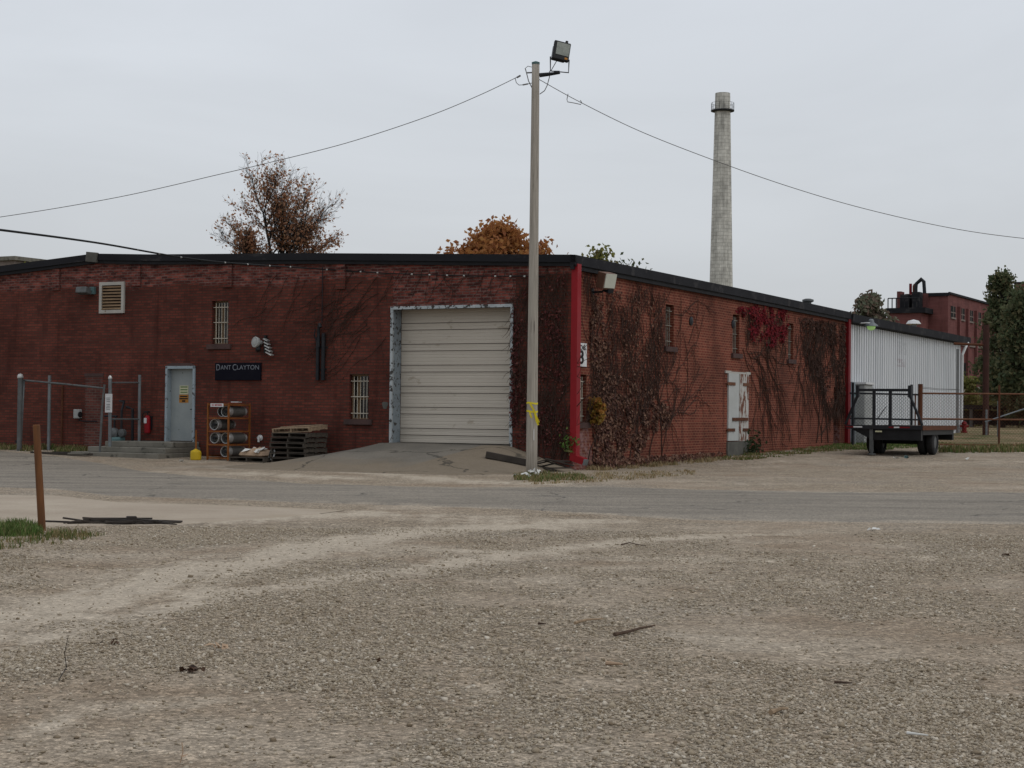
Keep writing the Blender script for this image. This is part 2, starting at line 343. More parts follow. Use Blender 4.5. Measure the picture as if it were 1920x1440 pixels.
# ------------------------------------------------------------------ ground
def grow(a, b, st, lim, k=1.16):
    xs = list(np.arange(a, b+1e-6, st)); d = st; x = xs[-1]
    while x < lim: d *= k; x += d; xs.append(x)
    d = st; x = xs[0]
    lo = []
    while x > -lim: d *= k; x -= d; lo.append(x)
    return np.array(lo[::-1]+xs)
gx = grow(-11, 14, .14, 2500); gy = grow(4.5, 46, .14, 2500, 1.13)
def lane_dist(X, Y, pts):
    d = np.full(X.shape, 1e9)
    for a, b in zip(pts[:-1], pts[1:]):
        ax, ay, bx, by = a.x, a.y, b.x, b.y; L = (bx-ax)**2+(by-ay)**2+1e-9
        t = np.clip(((X-ax)*(bx-ax)+(Y-ay)*(by-ay))/L, 0, 1)
        d = np.minimum(d, np.hypot(X-(ax+t*(bx-ax)), Y-(ay+t*(by-ay))))
    return d
LANES = [([(-80, 1178), (120, 1140), (330, 1085), (560, 1030), (800, 995), (1100, 976)], .75, 1.0),
         ([(-80, 1235), (330, 1128), (660, 1080), (960, 1040), (1200, 1012), (1500, 999)], .42, .9),
         ([(420, 975), (640, 962), (820, 968), (1000, 985)], .9, .9),
         ([(120, 1345), (380, 1308)], .3, .8), ([(1270, 1185), (1420, 1205), (1600, 1236)], .25, .8),
         ([(-60, 1195), (280, 1180)], .3, .7), ([(700, 1022), (1200, 1050), (1800, 1046)], .5, .55),
         ([(980, 903), (1180, 904), (1500, 908)], .9, .4), ([(330, 885), (460, 888), (620, 896)], 1.2, .8),
         ([(620, 880), (900, 905), (1000, 906)], 1.0, .9), ([(1250, 1100), (1700, 1090)], .5, .35),
         ([(1650, 870), (1950, 866)], 1.2, .45), ([(1380, 870), (1600, 856), (1950, 850)], .8, .5)]
LANEW = [([G(*p) for p in pl], wd, s) for pl, wd, s in LANES]
def sandmask(X, Y):
    s = np.zeros(X.shape)
    for pl, wd, st in LANEW:
        s = np.maximum(s, st*np.exp(-(lane_dist(X, Y, pl)/wd)**2))
    return s
XX, YY = np.meshgrid(gx, gy); ny, nx = XX.shape
SM = sandmask(XX, YY)
Z = np.zeros(XX.shape)
for j in range(ny):
    for i in range(nx):
        x, y = XX[j, i], YY[j, i]
        z = gz(x, y)
        if y < 20 and abs(x) < 30: z += (1-sstep(15.5, 19, y))*( .012*noise.noise((x*1.3, y*1.3, 0))+.012*noise.noise((x*.35, y*.35, 5.0))-.012)
        Z[j, i] = z
vs = np.stack([XX.ravel(), YY.ravel(), Z.ravel()], 1)
idx = np.arange(nx*ny).reshape(ny, nx)
fs = np.stack([idx[:-1, :-1].ravel(), idx[:-1, 1:].ravel(), idx[1:, 1:].ravel(), idx[1:, :-1].ravel()], 1)
me = bpy.data.meshes.new('ground'); me.from_pydata(vs.tolist(), [], fs.tolist()); me.update()
at = me.attributes.new('sand', 'FLOAT', 'POINT'); at.data.foreach_set('value', SM.ravel().astype(np.float32))
def clump(x, y): return noise.noise((x*.42, y*.3, 2.0))+.55*noise.noise((x*1.6, y*1.2, 4.0))+.25*noise.noise((x*5, y*4, 7.0))
FN = np.array([min(1, max(0, .5-1.5*clump(x, y))) if y < 60 and abs(x) < 40 else .4 for x, y in zip(XX.ravel(), YY.ravel())], np.float32)
at = me.attributes.new('fines', 'FLOAT', 'POINT'); at.data.foreach_set('value', FN)
me.polygons.foreach_set('use_smooth', [True]*len(me.polygons))
SANDC, GRAVC, DIRTC = (.45, .38, .295), (.335, .274, .205), (.25, .195, .135)
def gravelmat(name, road=False):
    m, nt, b = newmat(name); v = nd(nt, 'ShaderNodeTexCoord').outputs['Object']
    v1 = nd(nt, 'ShaderNodeTexVoronoi', {'Vector': v, 'Scale': 38.0}); v2 = nd(nt, 'ShaderNodeTexVoronoi', {'Vector': v, 'Scale': 85.0})
    v3 = nd(nt, 'ShaderNodeTexVoronoi', {'Vector': v, 'Scale': 19.0})
    def cell(vn, lo, hi): return ramp(nt, nd(nt, 'ShaderNodeSeparateColor', {0: vn.outputs['Color']}).outputs[0], [(0.0, lo), (.55, .9), (1.0, hi)])
    st = mix(nt, 1.0, cell(v1, .5, 1.45), cell(v2, .55, 1.45), 'MULTIPLY'); st = mix(nt, .5, st, mix(nt, 1.0, st, cell(v3, .6, 1.5), 'MULTIPLY'))
    at = nd(nt, 'ShaderNodeAttribute', attribute_name='sand').outputs['Fac']
    big = noi(nt, v, .35, 8, .7); med = noi(nt, v, 1.7, 6, .7)
    # tracks run roughly along the lot's drive direction
    tr = noi(nt, nd(nt, 'ShaderNodeMapping', {'Vector': v, 'Rotation': (0, 0, math.radians(24)), 'Scale': (2.6, .16, 1)}).outputs[0], 1.0, 5, .6)
    m1 = mth(nt, 'ADD', mth(nt, 'MULTIPLY', at, .85), mth(nt, 'MULTIPLY', mth(nt, 'SUBTRACT', med, .5), 1.9))
    m1 = mth(nt, 'ADD', m1, mth(nt, 'MULTIPLY', mth(nt, 'SUBTRACT', big, .5), 1.2))
    m1 = mth(nt, 'ADD', m1, mth(nt, 'MULTIPLY', mth(nt, 'SUBTRACT', tr, .5), 1.5))
    sm = ramp(nt, m1, [(.25, 0.0), (.8, 1.0)])
    base = mix(nt, ramp(nt, noi(nt, v, .8, 7, .65), [(.42, 0.0), (.68, .55)]), GRAVC, (.27, .21, .145))
    base = mix(nt, ramp(nt, noi(nt, v, .22, 4, .6), [(.5, 0.0), (.7, .5)]), base, (.33, .295, .25))
    sand = mix(nt, med, tuple(x*.9 for x in SANDC), SANDC)
    col = mix(nt, sm, base, sand)
    fn = nd(nt, 'ShaderNodeAttribute', attribute_name='fines').outputs['Fac']
    fk = ramp(nt, mth(nt, 'ADD', fn, mth(nt, 'MULTIPLY', mth(nt, 'SUBTRACT', noi(nt, v, 6, 6, .7), .5), .7)), [(.35, 0.0), (.95, .85)])
    fcol = mix(nt, ramp(nt, noi(nt, v, .5, 5, .6), [(.38, 0.0), (.62, 1.0)]), (.265, .2, .14), (.39, .325, .25))
    col = mix(nt, mth(nt, 'MULTIPLY', fk, mth(nt, 'SUBTRACT', 1.0, sm)), col, fcol)
    sm = mth(nt, 'MAXIMUM', sm, mth(nt, 'MULTIPLY', fk, .55))
    amt = ramp(nt, sm, [(0.0, .95), (1.0, .42)])
    col = mix(nt, amt, col, mix(nt, 1.0, col, st, 'MULTIPLY'))
    leaf = ramp(nt, noi(nt, v, 9, 3, .5), [(.715, 0.0), (.74, .6)]); lk = ramp(nt, noi(nt, v, .6, 3), [(.5, 0.0), (.62, 1.0)])
    col = mix(nt, mth(nt, 'MULTIPLY', leaf, lk), col, (.23, .12, .06))
    soil = mth(nt, 'MULTIPLY', ramp(nt, noi(nt, nd(nt, 'ShaderNodeMapping', {'Vector': v, 'Location': (13, 5, 0), 'Scale': (.7, 1.1, 1)}).outputs[0], .9, 8, .72), [(.54, 0.0), (.66, .65)]), mth(nt, 'SUBTRACT', 1.0, sm))
    col = mix(nt, soil, col, mix(nt, 1.0, (.19, .135, .085), st, 'MULTIPLY'))
    # rising ground beyond the lot turns to soil and thin grass
    sep = nd(nt, 'ShaderNodeSeparateXYZ', {0: v})
    gr = mth(nt, 'MULTIPLY', ramp(nt, mth(nt, 'DIVIDE', sep.outputs[1], 200.0), [(.315, 0.0), (.345, 1.0)]), 1.0)
    gcol = mix(nt, ramp(nt, noi(nt, v, .5, 6, .7), [(.38, 0.0), (.6, 1.0)]), (.075, .082, .03), (.24, .17, .10))
    col = mix(nt, gr, col, gcol)
    nt.links.new(col, b.inputs['Base Color']); b.inputs['Roughness'].default_value = .95; b.inputs['Specular IOR Level'].default_value = .1
    h = mth(nt, 'MULTIPLY', mth(nt, 'ADD', v1.outputs['Distance'], mth(nt, 'MULTIPLY', v2.outputs['Distance'], .5)), -1.0)
    bm = nd(nt, 'ShaderNodeBump', {'Height': h, 'Strength': mth(nt, 'MULTIPLY', amt, .9), 'Distance': .012}); nt.links.new(bm.outputs[0], b.inputs['Normal'])
    return m
me.materials.append(gravelmat('gravel_lot'))
go = bpy.data.objects.new('ground', me); COL.objects.link(go); struct(go)
# ------------------------------------------------------------------ road, slab: ragged sheets
def resample(pl, st):
    out = []
    for a, b in zip(pl[:-1], pl[1:]):
        n = max(1, int((b-a).length/st)); out += [a.lerp(b, i/n) for i in range(n)]
    return out+[pl[-1]]
def strip_sheet(name, top, bot, mat, lift, amp, nseg=900, cross=14, zfun=gz):
    T = [G(*p) for p in top]; B = [G(*p) for p in bot]
    def at(pl, t):
        L = [0]
        for a, b in zip(pl[:-1], pl[1:]): L.append(L[-1]+(b-a).length)
        d = t*L[-1]
        for k in range(len(pl)-1):
            if d <= L[k+1] or k == len(pl)-2: return pl[k].lerp(pl[k+1], (d-L[k])/(L[k+1]-L[k]+1e-9))
    vs, fs, ed = [], [], []
    for i in range(nseg+1):
        t = i/nseg; p = at(T, t); q = at(B, t); d = (q-p); ln = d.length; d = d/ln
        n1 = sum(noise.noise((p.x*k, p.y*k, 3.1))*a for k, a in ((.5, 1), (1.7, .5), (6, .22)))*amp
        n2 = sum(noise.noise((q.x*k, q.y*k, 8.7))*a for k, a in ((.5, 1), (1.7, .5), (6, .22)))*amp
        p2 = p+d*n1; q2 = q+d*n2
        for c in range(cross+1):
            r = p2.lerp(q2, c/cross); vs.append((r.x, r.y, zfun(r.x, r.y)+(lift if 0 < c < cross else -.012))); ed.append(min(c, cross-c)/cross*ln)
    w_ = cross+1
    for i in range(nseg):
        for c in range(cross):
            a = i*w_+c; fs.append((a, a+w_, a+w_+1, a+1))
    me = bpy.data.meshes.new(name); me.from_pydata(vs, [], fs); me.update()
    a = me.attributes.new('edge', 'FLOAT', 'POINT'); a.data.foreach_set('value', np.array(ed, np.float32))
    me.polygons.foreach_set('use_smooth', [True]*len(me.polygons)); me.materials.append(mat)
    o = bpy.data.objects.new(name, me); COL.objects.link(o); return struct(o)
def roadmat():
    m, nt, b = newmat('dusty_asphalt'); v = nd(nt, 'ShaderNodeTexCoord').outputs['Object']
    e = nd(nt, 'ShaderNodeAttribute', attribute_name='edge').outputs['Fac']
    vo = nd(nt, 'ShaderNodeTexVoronoi', {'Vector': v, 'Scale': 55.0})
    g = ramp(nt, nd(nt, 'ShaderNodeSeparateColor', {0: vo.outputs['Color']}).outputs[0], [(0, .55), (1, 1.45)])
    lng = nd(nt, 'ShaderNodeMapping', {'Vector': v, 'Rotation': (0, 0, math.radians(-8)), 'Scale': (.12, 1.1, 1)}).outputs[0]
    col = ramp(nt, noi(nt, lng, 1.0, 6, .65), [(.3, (.15, .13, .105)), (.7, (.265, .23, .185))])
    col = mix(nt, ramp(nt, noi(nt, v, .7, 6, .7), [(.5, 0.0), (.75, .6)]), col, (.115, .105, .09))
    col = mix(nt, 1.0, col, g, 'MULTIPLY')
    ck = nd(nt, 'ShaderNodeTexVoronoi', {'Vector': nd(nt, 'ShaderNodeVectorMath', {0: v, 1: nd(nt, 'ShaderNodeTexNoise', {'Vector': v, 'Scale': 1.2, 'Detail': 5.0}).outputs['Color']}, operation='ADD').outputs[0], 'Scale': .23}, feature='DISTANCE_TO_EDGE').outputs['Distance']
    crk = mth(nt, 'MULTIPLY', mth(nt, 'LESS_THAN', ck, .006), ramp(nt, noi(nt, v, .3, 3), [(.45, 0.0), (.6, .75)]))
    col = mix(nt, crk, col, (.03, .028, .026))
    sp = mth(nt, 'ADD', e, mth(nt, 'MULTIPLY', mth(nt, 'SUBTRACT', noi(nt, v, .9, 8, .78), .5), 5.0))
    k = ramp(nt, sp, [(.3, .95), (1.3, 0.0)])
    gr = mix(nt, noi(nt, v, 3, 4), (.27, .225, .172), (.36, .305, .235)); gr = mix(nt, 1.0, gr, g, 'MULTIPLY')
    col = mix(nt, k, col, gr)
    nt.links.new(col, b.inputs['Base Color']); b.inputs['Roughness'].default_value = .9; b.inputs['Specular IOR Level'].default_value = .15
    bump(nt, b, vo.outputs['Distance'], -.4, .006); return m
def slabmat():
    m, nt, b = newmat('worn_concrete_slab'); v = nd(nt, 'ShaderNodeTexCoord').outputs['Object']
    e = nd(nt, 'ShaderNodeAttribute', attribute_name='edge').outputs['Fac']
    col = ramp(nt, noi(nt, v, .5, 7, .65), [(.3, (.31, .25, .19)), (.7, (.41, .345, .27))])
    col = mix(nt, ramp(nt, noi(nt, nd(nt, 'ShaderNodeMapping', {'Vector': v, 'Scale': (.3, 1.4, 1)}).outputs[0], 1.3, 6, .7), [(.56, 0.0), (.72, .5)]), col, (.2, .16, .12))
    col = mix(nt, 1.0, col, ramp(nt, noi(nt, v, 40, 3), [(.3, .85), (.7, 1.12)]), 'MULTIPLY')
    sp = mth(nt, 'ADD', e, mth(nt, 'MULTIPLY', mth(nt, 'SUBTRACT', noi(nt, v, 1.1, 7, .75), .5), 5.0))
    col = mix(nt, ramp(nt, sp, [(.1, .9), (.7, 0.0)]), col, (.33, .27, .2))
    nt.links.new(col, b.inputs['Base Color']); b.inputs['Roughness'].default_value = .92; b.inputs['Specular IOR Level'].default_value = .12
    bump(nt, b, noi(nt, v, 30, 4), .2, .01); return m
RT = [(-300, 838), (0, 842), (100, 852), (190, 866), (260, 882), (390, 894), (560, 905), (740, 910), (900, 912), (1000, 911), (1100, 909), (1300, 916), (1540, 920), (1920, 921), (2300, 922)]
RB = [(-300, 910), (0, 919), (100, 921), (210, 934), (400, 940), (620, 947), (800, 952), (1000, 958), (1130, 967), (1300, 978), (1540, 983), (1920, 987), (2300, 990)]
strip_sheet('road', RT, RB, roadmat(), .008, .22)
strip_sheet('concrete_slab', [(-320, 916), (0, 924), (100, 926), (210, 939), (400, 945), (560, 951), (650, 957)], [(-320, 1003), (-50, 1002), (60, 997), (140, 991), (330, 988), (480, 975), (600, 964)], slabmat(), .006, .25, 420, 10)
# ramp: a mound of old asphalt up to the dock door
ZS = F(850, 834, -.45).z
def ramp_h(x, y):
    fy = min(1, max(0, (y+5.6)/5.0)); fy = fy*fy*(3-2*fy)*.35+fy*.65
    if x < GX0: fx = max(0, 1-(GX0-x)/2.75)
    elif x > GX1: fx = max(0, 1-(x-GX1)/2.0)
    else: fx = 1
    return ZS*fy*fx
def rampmat():
    m, nt, b = newmat('ramp_asphalt'); v = nd(nt, 'ShaderNodeTexCoord').outputs['Object']
    col = ramp(nt, noi(nt, v, .55, 7, .65), [(.35, (.12, .11, .094)), (.7, (.19, .168, .138))])
    tan = mix(nt, noi(nt, v, 2.5, 5), (.155, .125, .09), (.215, .175, .13))
    e = nd(nt, 'ShaderNodeAttribute', attribute_name='dirt').outputs['Fac']
    k = mth(nt, 'ADD', e, mth(nt, 'MULTIPLY', mth(nt, 'SUBTRACT', noi(nt, v, 1.3, 7, .7), .5), .9))
    col = mix(nt, ramp(nt, k, [(.3, 0.0), (.7, 1.0)]), col, tan)
    ck = nd(nt, 'ShaderNodeTexVoronoi', {'Vector': nd(nt, 'ShaderNodeVectorMath', {0: v, 1: nd(nt, 'ShaderNodeTexNoise', {'Vector': v, 'Scale': 1.5, 'Detail': 4.0}).outputs['Color']}, operation='ADD').outputs[0], 'Scale': .28}, feature='DISTANCE_TO_EDGE').outputs['Distance']
    col = mix(nt, mth(nt, 'MULTIPLY', mth(nt, 'LESS_THAN', ck, .008), .7), col, (.04, .036, .03))
    col = mix(nt, 1.0, col, ramp(nt, noi(nt, v, 35, 3), [(.3, .8), (.7, 1.2)]), 'MULTIPLY')
    nt.links.new(col, b.inputs['Base Color']); b.inputs['Roughness'].default_value = .92; b.inputs['Specular IOR Level'].default_value = .12
    bump(nt, b, noi(nt, v, 35, 4), .3, .012); return m
vs, fs, dv = [], [], []
xs = np.arange(GX0-3.0, GX1+2.3, .15); ys = np.append(np.arange(-6.0, -.04, .15), [0.0, .2, .52])
for y in ys:
    for x in xs:
        yy = y
        inside = GX0+.01 < x < GX1-.01
        if y > 0 and not inside: yy = -.002
        h = ramp_h(x, min(yy, 0)); wx = B2W(x, yy, 0)
        z = gz(wx.x, wx.y)+h+(.03*noise.noise((wx.x*.8, wx.y*.8, 1)) if h > .05 and y < -.3 else 0)+(.004 if h > .02 else -.06)
        vs.append((wx.x, wx.y, z))
        dv.append(1-min(1, h/(ZS*.75)) + (.8 if x > GX1-.6 else 0))
n_ = len(xs)
for j in range(len(ys)-1):
    for i in range(n_-1): fs.append((j*n_+i, j*n_+i+1, (j+1)*n_+i+1, (j+1)*n_+i))
me = bpy.data.meshes.new('ramp'); me.from_pydata(vs, [], fs); me.update()
a_ = me.attributes.new('dirt', 'FLOAT', 'POINT'); a_.data.foreach_set('value', np.array(dv, np.float32))
me.polygons.foreach_set('use_smooth', [True]*len(me.polygons)); me.materials.append(rampmat())
ro = bpy.data.objects.new('ramp', me); COL.objects.link(ro); struct(ro)
def hz(x, y):                     # true surface height including the ramp (building coordinates)
    return bgz(x, y)+(ramp_h(x, y) if -6 < y <= 0 and GX0-3 < x < GX1+2.3 else 0)
# ------------------------------------------------------------------ loose gravel stones in the foreground
ICO_V = []; t_ = (1+5**.5)/2
ICO_V = np.array([(-1, t_, 0), (1, t_, 0), (-1, -t_, 0), (1, -t_, 0), (0, -1, t_), (0, 1, t_), (0, -1, -t_), (0, 1, -t_), (t_, 0, -1), (t_, 0, 1), (-t_, 0, -1), (-t_, 0, 1)])/1.9
ICO_F = np.array([(0, 11, 5), (0, 5, 1), (0, 1, 7), (0, 7, 10), (0, 10, 11), (1, 5, 9), (5, 11, 4), (11, 10, 2), (10, 7, 6), (7, 1, 8), (3, 9, 4), (3, 4, 2), (3, 2, 6), (3, 6, 8), (3, 8, 9), (4, 9, 5), (2, 4, 11), (6, 2, 10), (8, 6, 7), (9, 8, 1)])
OCT_V = np.array([(1, 0, 0), (-1, 0, 0), (0, 1, 0), (0, -1, 0), (0, 0, 1), (0, 0, -1)], float)
OCT_F = np.array([(0, 2, 4), (2, 1, 4), (1, 3, 4), (3, 0, 4), (2, 0, 5), (1, 2, 5), (3, 1, 5), (0, 3, 5)])
def stones(V0, F0, P, S_):
    n = len(P); k = len(V0)
    R_ = rng.normal(size=(n, 4)); R_ /= np.linalg.norm(R_, axis=1)[:, None]; a, b, c, d = R_.T
    M_ = np.stack([np.stack([1-2*(c*c+d*d), 2*(b*c-a*d), 2*(b*d+a*c)], 1), np.stack([2*(b*c+a*d), 1-2*(b*b+d*d), 2*(c*d-a*b)], 1), np.stack([2*(b*d-a*c), 2*(c*d+a*b), 1-2*(b*b+c*c)], 1)], 1)
    V = V0[None]*(1+rng.uniform(-.28, .28, (n, k, 1)))*(S_[:, None, None]*rng.uniform(.55, 1.25, (n, 1, 3)))
    V = np.einsum('nij,nkj->nki', M_, V); V[:, :, 2] *= .72
    V += P[:, None, :]
    Fc = F0[None]+(np.arange(n)*k)[:, None, None]
    return V.reshape(-1, 3), Fc.reshape(-1, 3)
def lotz(x, y): return (1-sstep(15.5, 19, y))*(.012*noise.noise((x*1.3, y*1.3, 0))+.012*noise.noise((x*.35, y*.35, 5.0))-.012)
def scatter(n, y0, y1, pw):
    Y = y0+(y1-y0)*rng.random(n)**pw; X = (rng.random(n)*2-1)*(Y*.315+.4)
    s = sandmask(X, Y)
    cl_ = np.array([clump(x, y) for x, y in zip(X, Y)])
    keep = rng.random(n) < np.clip(.5+1.45*cl_-.5*s, .06, 1)
    X, Y = X[keep], Y[keep]; Zs = np.array([lotz(x, y) for x, y in zip(X, Y)])
    return np.stack([X, Y, Zs], 1)
P1 = scatter(125000, 5.6, 10.5, 1.0); S1 = np.clip(rng.lognormal(-4.85, .42, len(P1)), .0035, .024)
P2 = scatter(125000, 10.5, 22.0, 1.15); S2 = np.clip(rng.lognormal(-4.75, .40, len(P2)), .004, .026)
P1[:, 2] += S1*.25; P2[:, 2] += S2*.25
va, fa = stones(OCT_V, OCT_F, P1, S1); vb, fb = stones(OCT_V, OCT_F, P2, S2)
V = np.concatenate([va, vb]); Fc = np.concatenate([fa, fb+len(va)])
me = bpy.data.meshes.new('gravel'); me.vertices.add(len(V)); me.vertices.foreach_set('co', V.astype(np.float32).ravel())
me.loops.add(Fc.size); me.loops.foreach_set('vertex_index', Fc.astype(np.int32).ravel())
me.polygons.add(len(Fc)); me.polygons.foreach_set('loop_start', np.arange(0, Fc.size, 3, dtype=np.int32))
me.update(calc_edges=True); me.validate()
m, nt, b = newmat('crushed_stone')
r_ = nd(nt, 'ShaderNodeNewGeometry').outputs['Random Per Island']
c_ = ramp(nt, r_, [(0, (.18, .138, .094)), (.15, (.26, .21, .148)), (.42, (.365, .305, .225)), (.62, (.325, .28, .22)), (.8, (.42, .355, .27)), (.94, (.48, .415, .33)), (1, (.56, .505, .42))])
nt.links.new(c_, b.inputs['Base Color']); b.inputs['Roughness'].default_value = .95; b.inputs['Specular IOR Level'].default_value = .1
me.materials.append(m)
gvo = bpy.data.objects.new('gravel', me); COL.objects.link(gvo)
tag(gvo, 'loose crushed limestone gravel scattered over the front of the lot', 'gravel', kind='stuff')
# ------------------------------------------------------------------ grass
MT['grass_g'] = leafmat('green_grass', [(.05, .10, .02), (.085, .14, .03), (.12, .16, .05), (.2, .17, .08)], .2)
MT['grass_d'] = leafmat('dry_grass', [(.22, .155, .08), (.29, .21, .115), (.33, .26, .15), (.14, .13, .05)], .2)
MT['grass_m'] = leafmat('mixed_grass', [(.06, .10, .025), (.10, .125, .035), (.19, .15, .07), (.25, .18, .095)], .2)
def inpoly(x, y, pl):
    c = False; n = len(pl); j = n-1
    for i in range(n):
        if (pl[i][1] > y) != (pl[j][1] > y) and x < (pl[j][0]-pl[i][0])*(y-pl[i][1])/(pl[j][1]-pl[i][1])+pl[i][0]: c = not c
        j = i
    return c
def grass(name, pix, n, h0, h1, mat, label, wd=.012, clump=2.0, zf=gz, pts=None):
    pl = pts or [(g.x, g.y) for g in (G(*p) for p in pix)]
    x0, x1 = min(p[0] for p in pl), max(p[0] for p in pl); y0, y1 = min(p[1] for p in pl), max(p[1] for p in pl)
    mb = MB(); k = 0; tries = 0
    while k < n and tries < n*30:
        tries += 1; x = random.uniform(x0, x1); y = random.uniform(y0, y1)
        if not inpoly(x, y, pl): continue
        q = noise.noise((x*clump, y*clump, 1.0))
        if random.random() > .38+q*1.5: continue
        h = random.uniform(h0, h1)*(1+q*.5); a = random.uniform(0, 6.28); ln = random.uniform(.1, .8)*h
        z = zf(x, y)-.015; c, s = math.cos(a), math.sin(a); p = Vector((x, y, z)); t = Vector((-s, c, 0))*wd
        m1 = p+Vector((c*ln*.35, s*ln*.35, h*.6)); m2 = p+Vector((c*ln, s*ln, h))
        mb.add([p-t, p+t, m1+t*.7, m1-t*.7, m2], [(0, 1, 2, 3), (3, 2, 4)]); k += 1
    return tag(mb.build(name, mat), label, 'grass', kind='stuff')
grass('grass', [(-60, 988), (30, 984), (78, 990), (86, 1000), (40, 1012), (-60, 1018)], 3800, .04, .15, MT['grass_g'], 'green grass around the foot of the brown wooden post', .006)
grass('grass', [(-60, 1012), (60, 1006), (110, 1000), (200, 1004), (120, 1020), (-60, 1036)], 1100, .03, .1, MT['grass_m'], 'thin weeds in the dirt below the wooden post', .006)
grass('grass', [(962, 893), (1005, 889), (1070, 889), (1120, 899), (1010, 905), (965, 900)], 1500, .04, .13, MT['grass_m'], 'patchy green grass at the foot of the utility pole', .012)
grass('grass', [(975, 903), (1060, 889), (1130, 887), (1300, 882), (1310, 890), (1150, 903), (1000, 909)], 2000, .02, .08, MT['grass_d'], 'dry tan grass strip along the lot near the building corner', .012)
def wallgrass(y0, y1, wd, n, h0, h1, mat, label):
    pl = [B2W(.02, y0, 0), B2W(.02, y1, 0), B2W(wd, y1, 0), B2W(wd*.8, y0, 0)]
    return grass('grass', None, n, h0, h1, mat, label, .016, 1.1, gz, [(p.x, p.y) for p in pl])
wallgrass(.5, 9.5, 1.0, 1500, .03, .14, MT['grass_d'], 'brown dead weeds along the base of the ivy covered brick wall')
wallgrass(9, 22.8, 1.8, 3000, .03, .11, MT['grass_m'], 'green weeds along the foot of the brick side wall')
wallgrass(19.5, 28, 3.4, 4600, .04, .12, MT['grass_g'], 'green grass beside and under the parked flatbed trailer')
grass('grass', [(1760, 842), (1940, 838), (1940, 848), (1760, 850)], 2600, .05, .22, MT['grass_m'], 'grass edge of the gravel lot below the rusty pipe fence', .02)

pl = [B2W(F(-30, 800).x, -.05, 0), B2W(F(205, 800).x, -.05, 0), B2W(F(205, 800).x, -1.5, 0), B2W(F(-30, 800).x, -1.2, 0)]
grass('grass', None, 3000, .04, .2, MT['grass_m'], 'dark weeds and litter along the wall foot behind the open gate', .014, 1.3, gz, [(p.x, p.y) for p in pl])
# ------------------------------------------------------------------ brick warehouse
ZC = F(1069, 481).z; pk = F(182, 478); XP, ZP = pk.x, pk.z; lf = F(0, 502); XL, ZL = lf.x, lf.z
XE = XL-7; ZE = ZL+(ZL-ZP)/(XL-XP)*(XE-XL)
YB = S(1588, 700).y; ZB = S(1588, 587).z
bld = bthing('brick_warehouse', 'long single storey red brick warehouse with black roof edge, roller door and vines', 'warehouse', (0, 0, 0))
def zr(x): return ZC+(ZP-ZC)*x/XP if x > XP else ZP+(ZE-ZP)*(x-XP)/(XE-XP)
wall = MB()
def opening(plane, u0, u1, w0, w1): return (plane, u0, u1, w0, w1)
du0, du1 = F(312, 760).x, F(365, 760).x; dz0, dz1 = F(340, 828).z, F(340, 687).z
wA = (F(397, 600).x, F(428, 600).x, F(412, 645).z, F(412, 564).z)
wB = (F(655, 740).x, F(691, 740).x, F(673, 786).z, F(673, 702).z)
fo = [(GX0, GX1, ZS, GZT), (du0, du1, dz0, dz1), wA, wB]
def sw(x0, x1, yt, yb): 
    c = (x0+x1)/2; return (S(x0, 600).y, S(x1, 600).y, S(c, yb).z, S(c, yt).z)
so_ = [sw(1087, 1101, 702, 792), sw(1248, 1263.5, 571, 650), sw(1374, 1386.5, 590, 663), sw(1478, 1488, 606, 674)]
fd = (S(1563, 780).y, S(1575, 780).y, -.3, S(1568, 726).z)
so2 = so_+[fd]
def wallgrid(P, us, ws, ops, mi):
    us = sorted(set(us+[o[0] for o in ops]+[o[1] for o in ops])); ws = sorted(set(ws+[o[2] for o in ops]+[o[3] for o in ops]))
    for a, b in zip(us[:-1], us[1:]):
        for c, d in zip(ws[:-1], ws[1:]):
            cu, cw = (a+b)/2, (c+d)/2
            if any(o[0] < cu < o[1] and o[2] < cw < o[3] for o in ops): continue
            wall.quad(P(a, c, 0), P(b, c, 0), P(b, d, 0), P(a, d, 0), mi)
def reveal(P, o, d, mi):
    a, b, c, e = o
    for q in (((a, c), (a, e)), ((b, c), (b, e)), ((a, c), (b, c)), ((a, e), (b, e))):
        (u, v), (s, t) = q; wall.quad(P(u, v, 0), P(s, t, 0), P(s, t, d), P(u, v, d), mi)
PF = lambda u, w_, d: (u, d, w_)
PS = lambda u, w_, d: (-d, u, w_)
wallgrid(PF, [XE, 0.0], [-.4, 5.0], fo, 0)
wall.add([(XE, 0, 5.0), (0, 0, 5.0), (0, 0, ZC-.06), (XP, 0, ZP-.06), (XE, 0, ZE-.06)], [(0, 1, 2, 3, 4)], 0)
wallgrid(PS, [0.0, YB], [-.4, 4.9], so2, 1)
wall.add([(0, 0, 4.9), (0, YB, 4.9), (0, YB, ZB-.06), (0, 0, ZC-.06)], [(0, 1, 2, 3)], 1)
for o, d in ((fo[0], .5), (fo[1], .22), (fo[2], .2), (fo[3], .2)): reveal(PF, o, d, 0)
for o in so2: reveal(PS, o, .32, 1)
wall.quad((XE, 0, -.4), (XE, YB, -.4), (XE, YB, ZE), (XE, 0, ZE), 0)
wall.quad((XE, YB, -.4), (0, YB, -.4), (0, YB, ZB-.06), (XE, YB, ZE), 0)
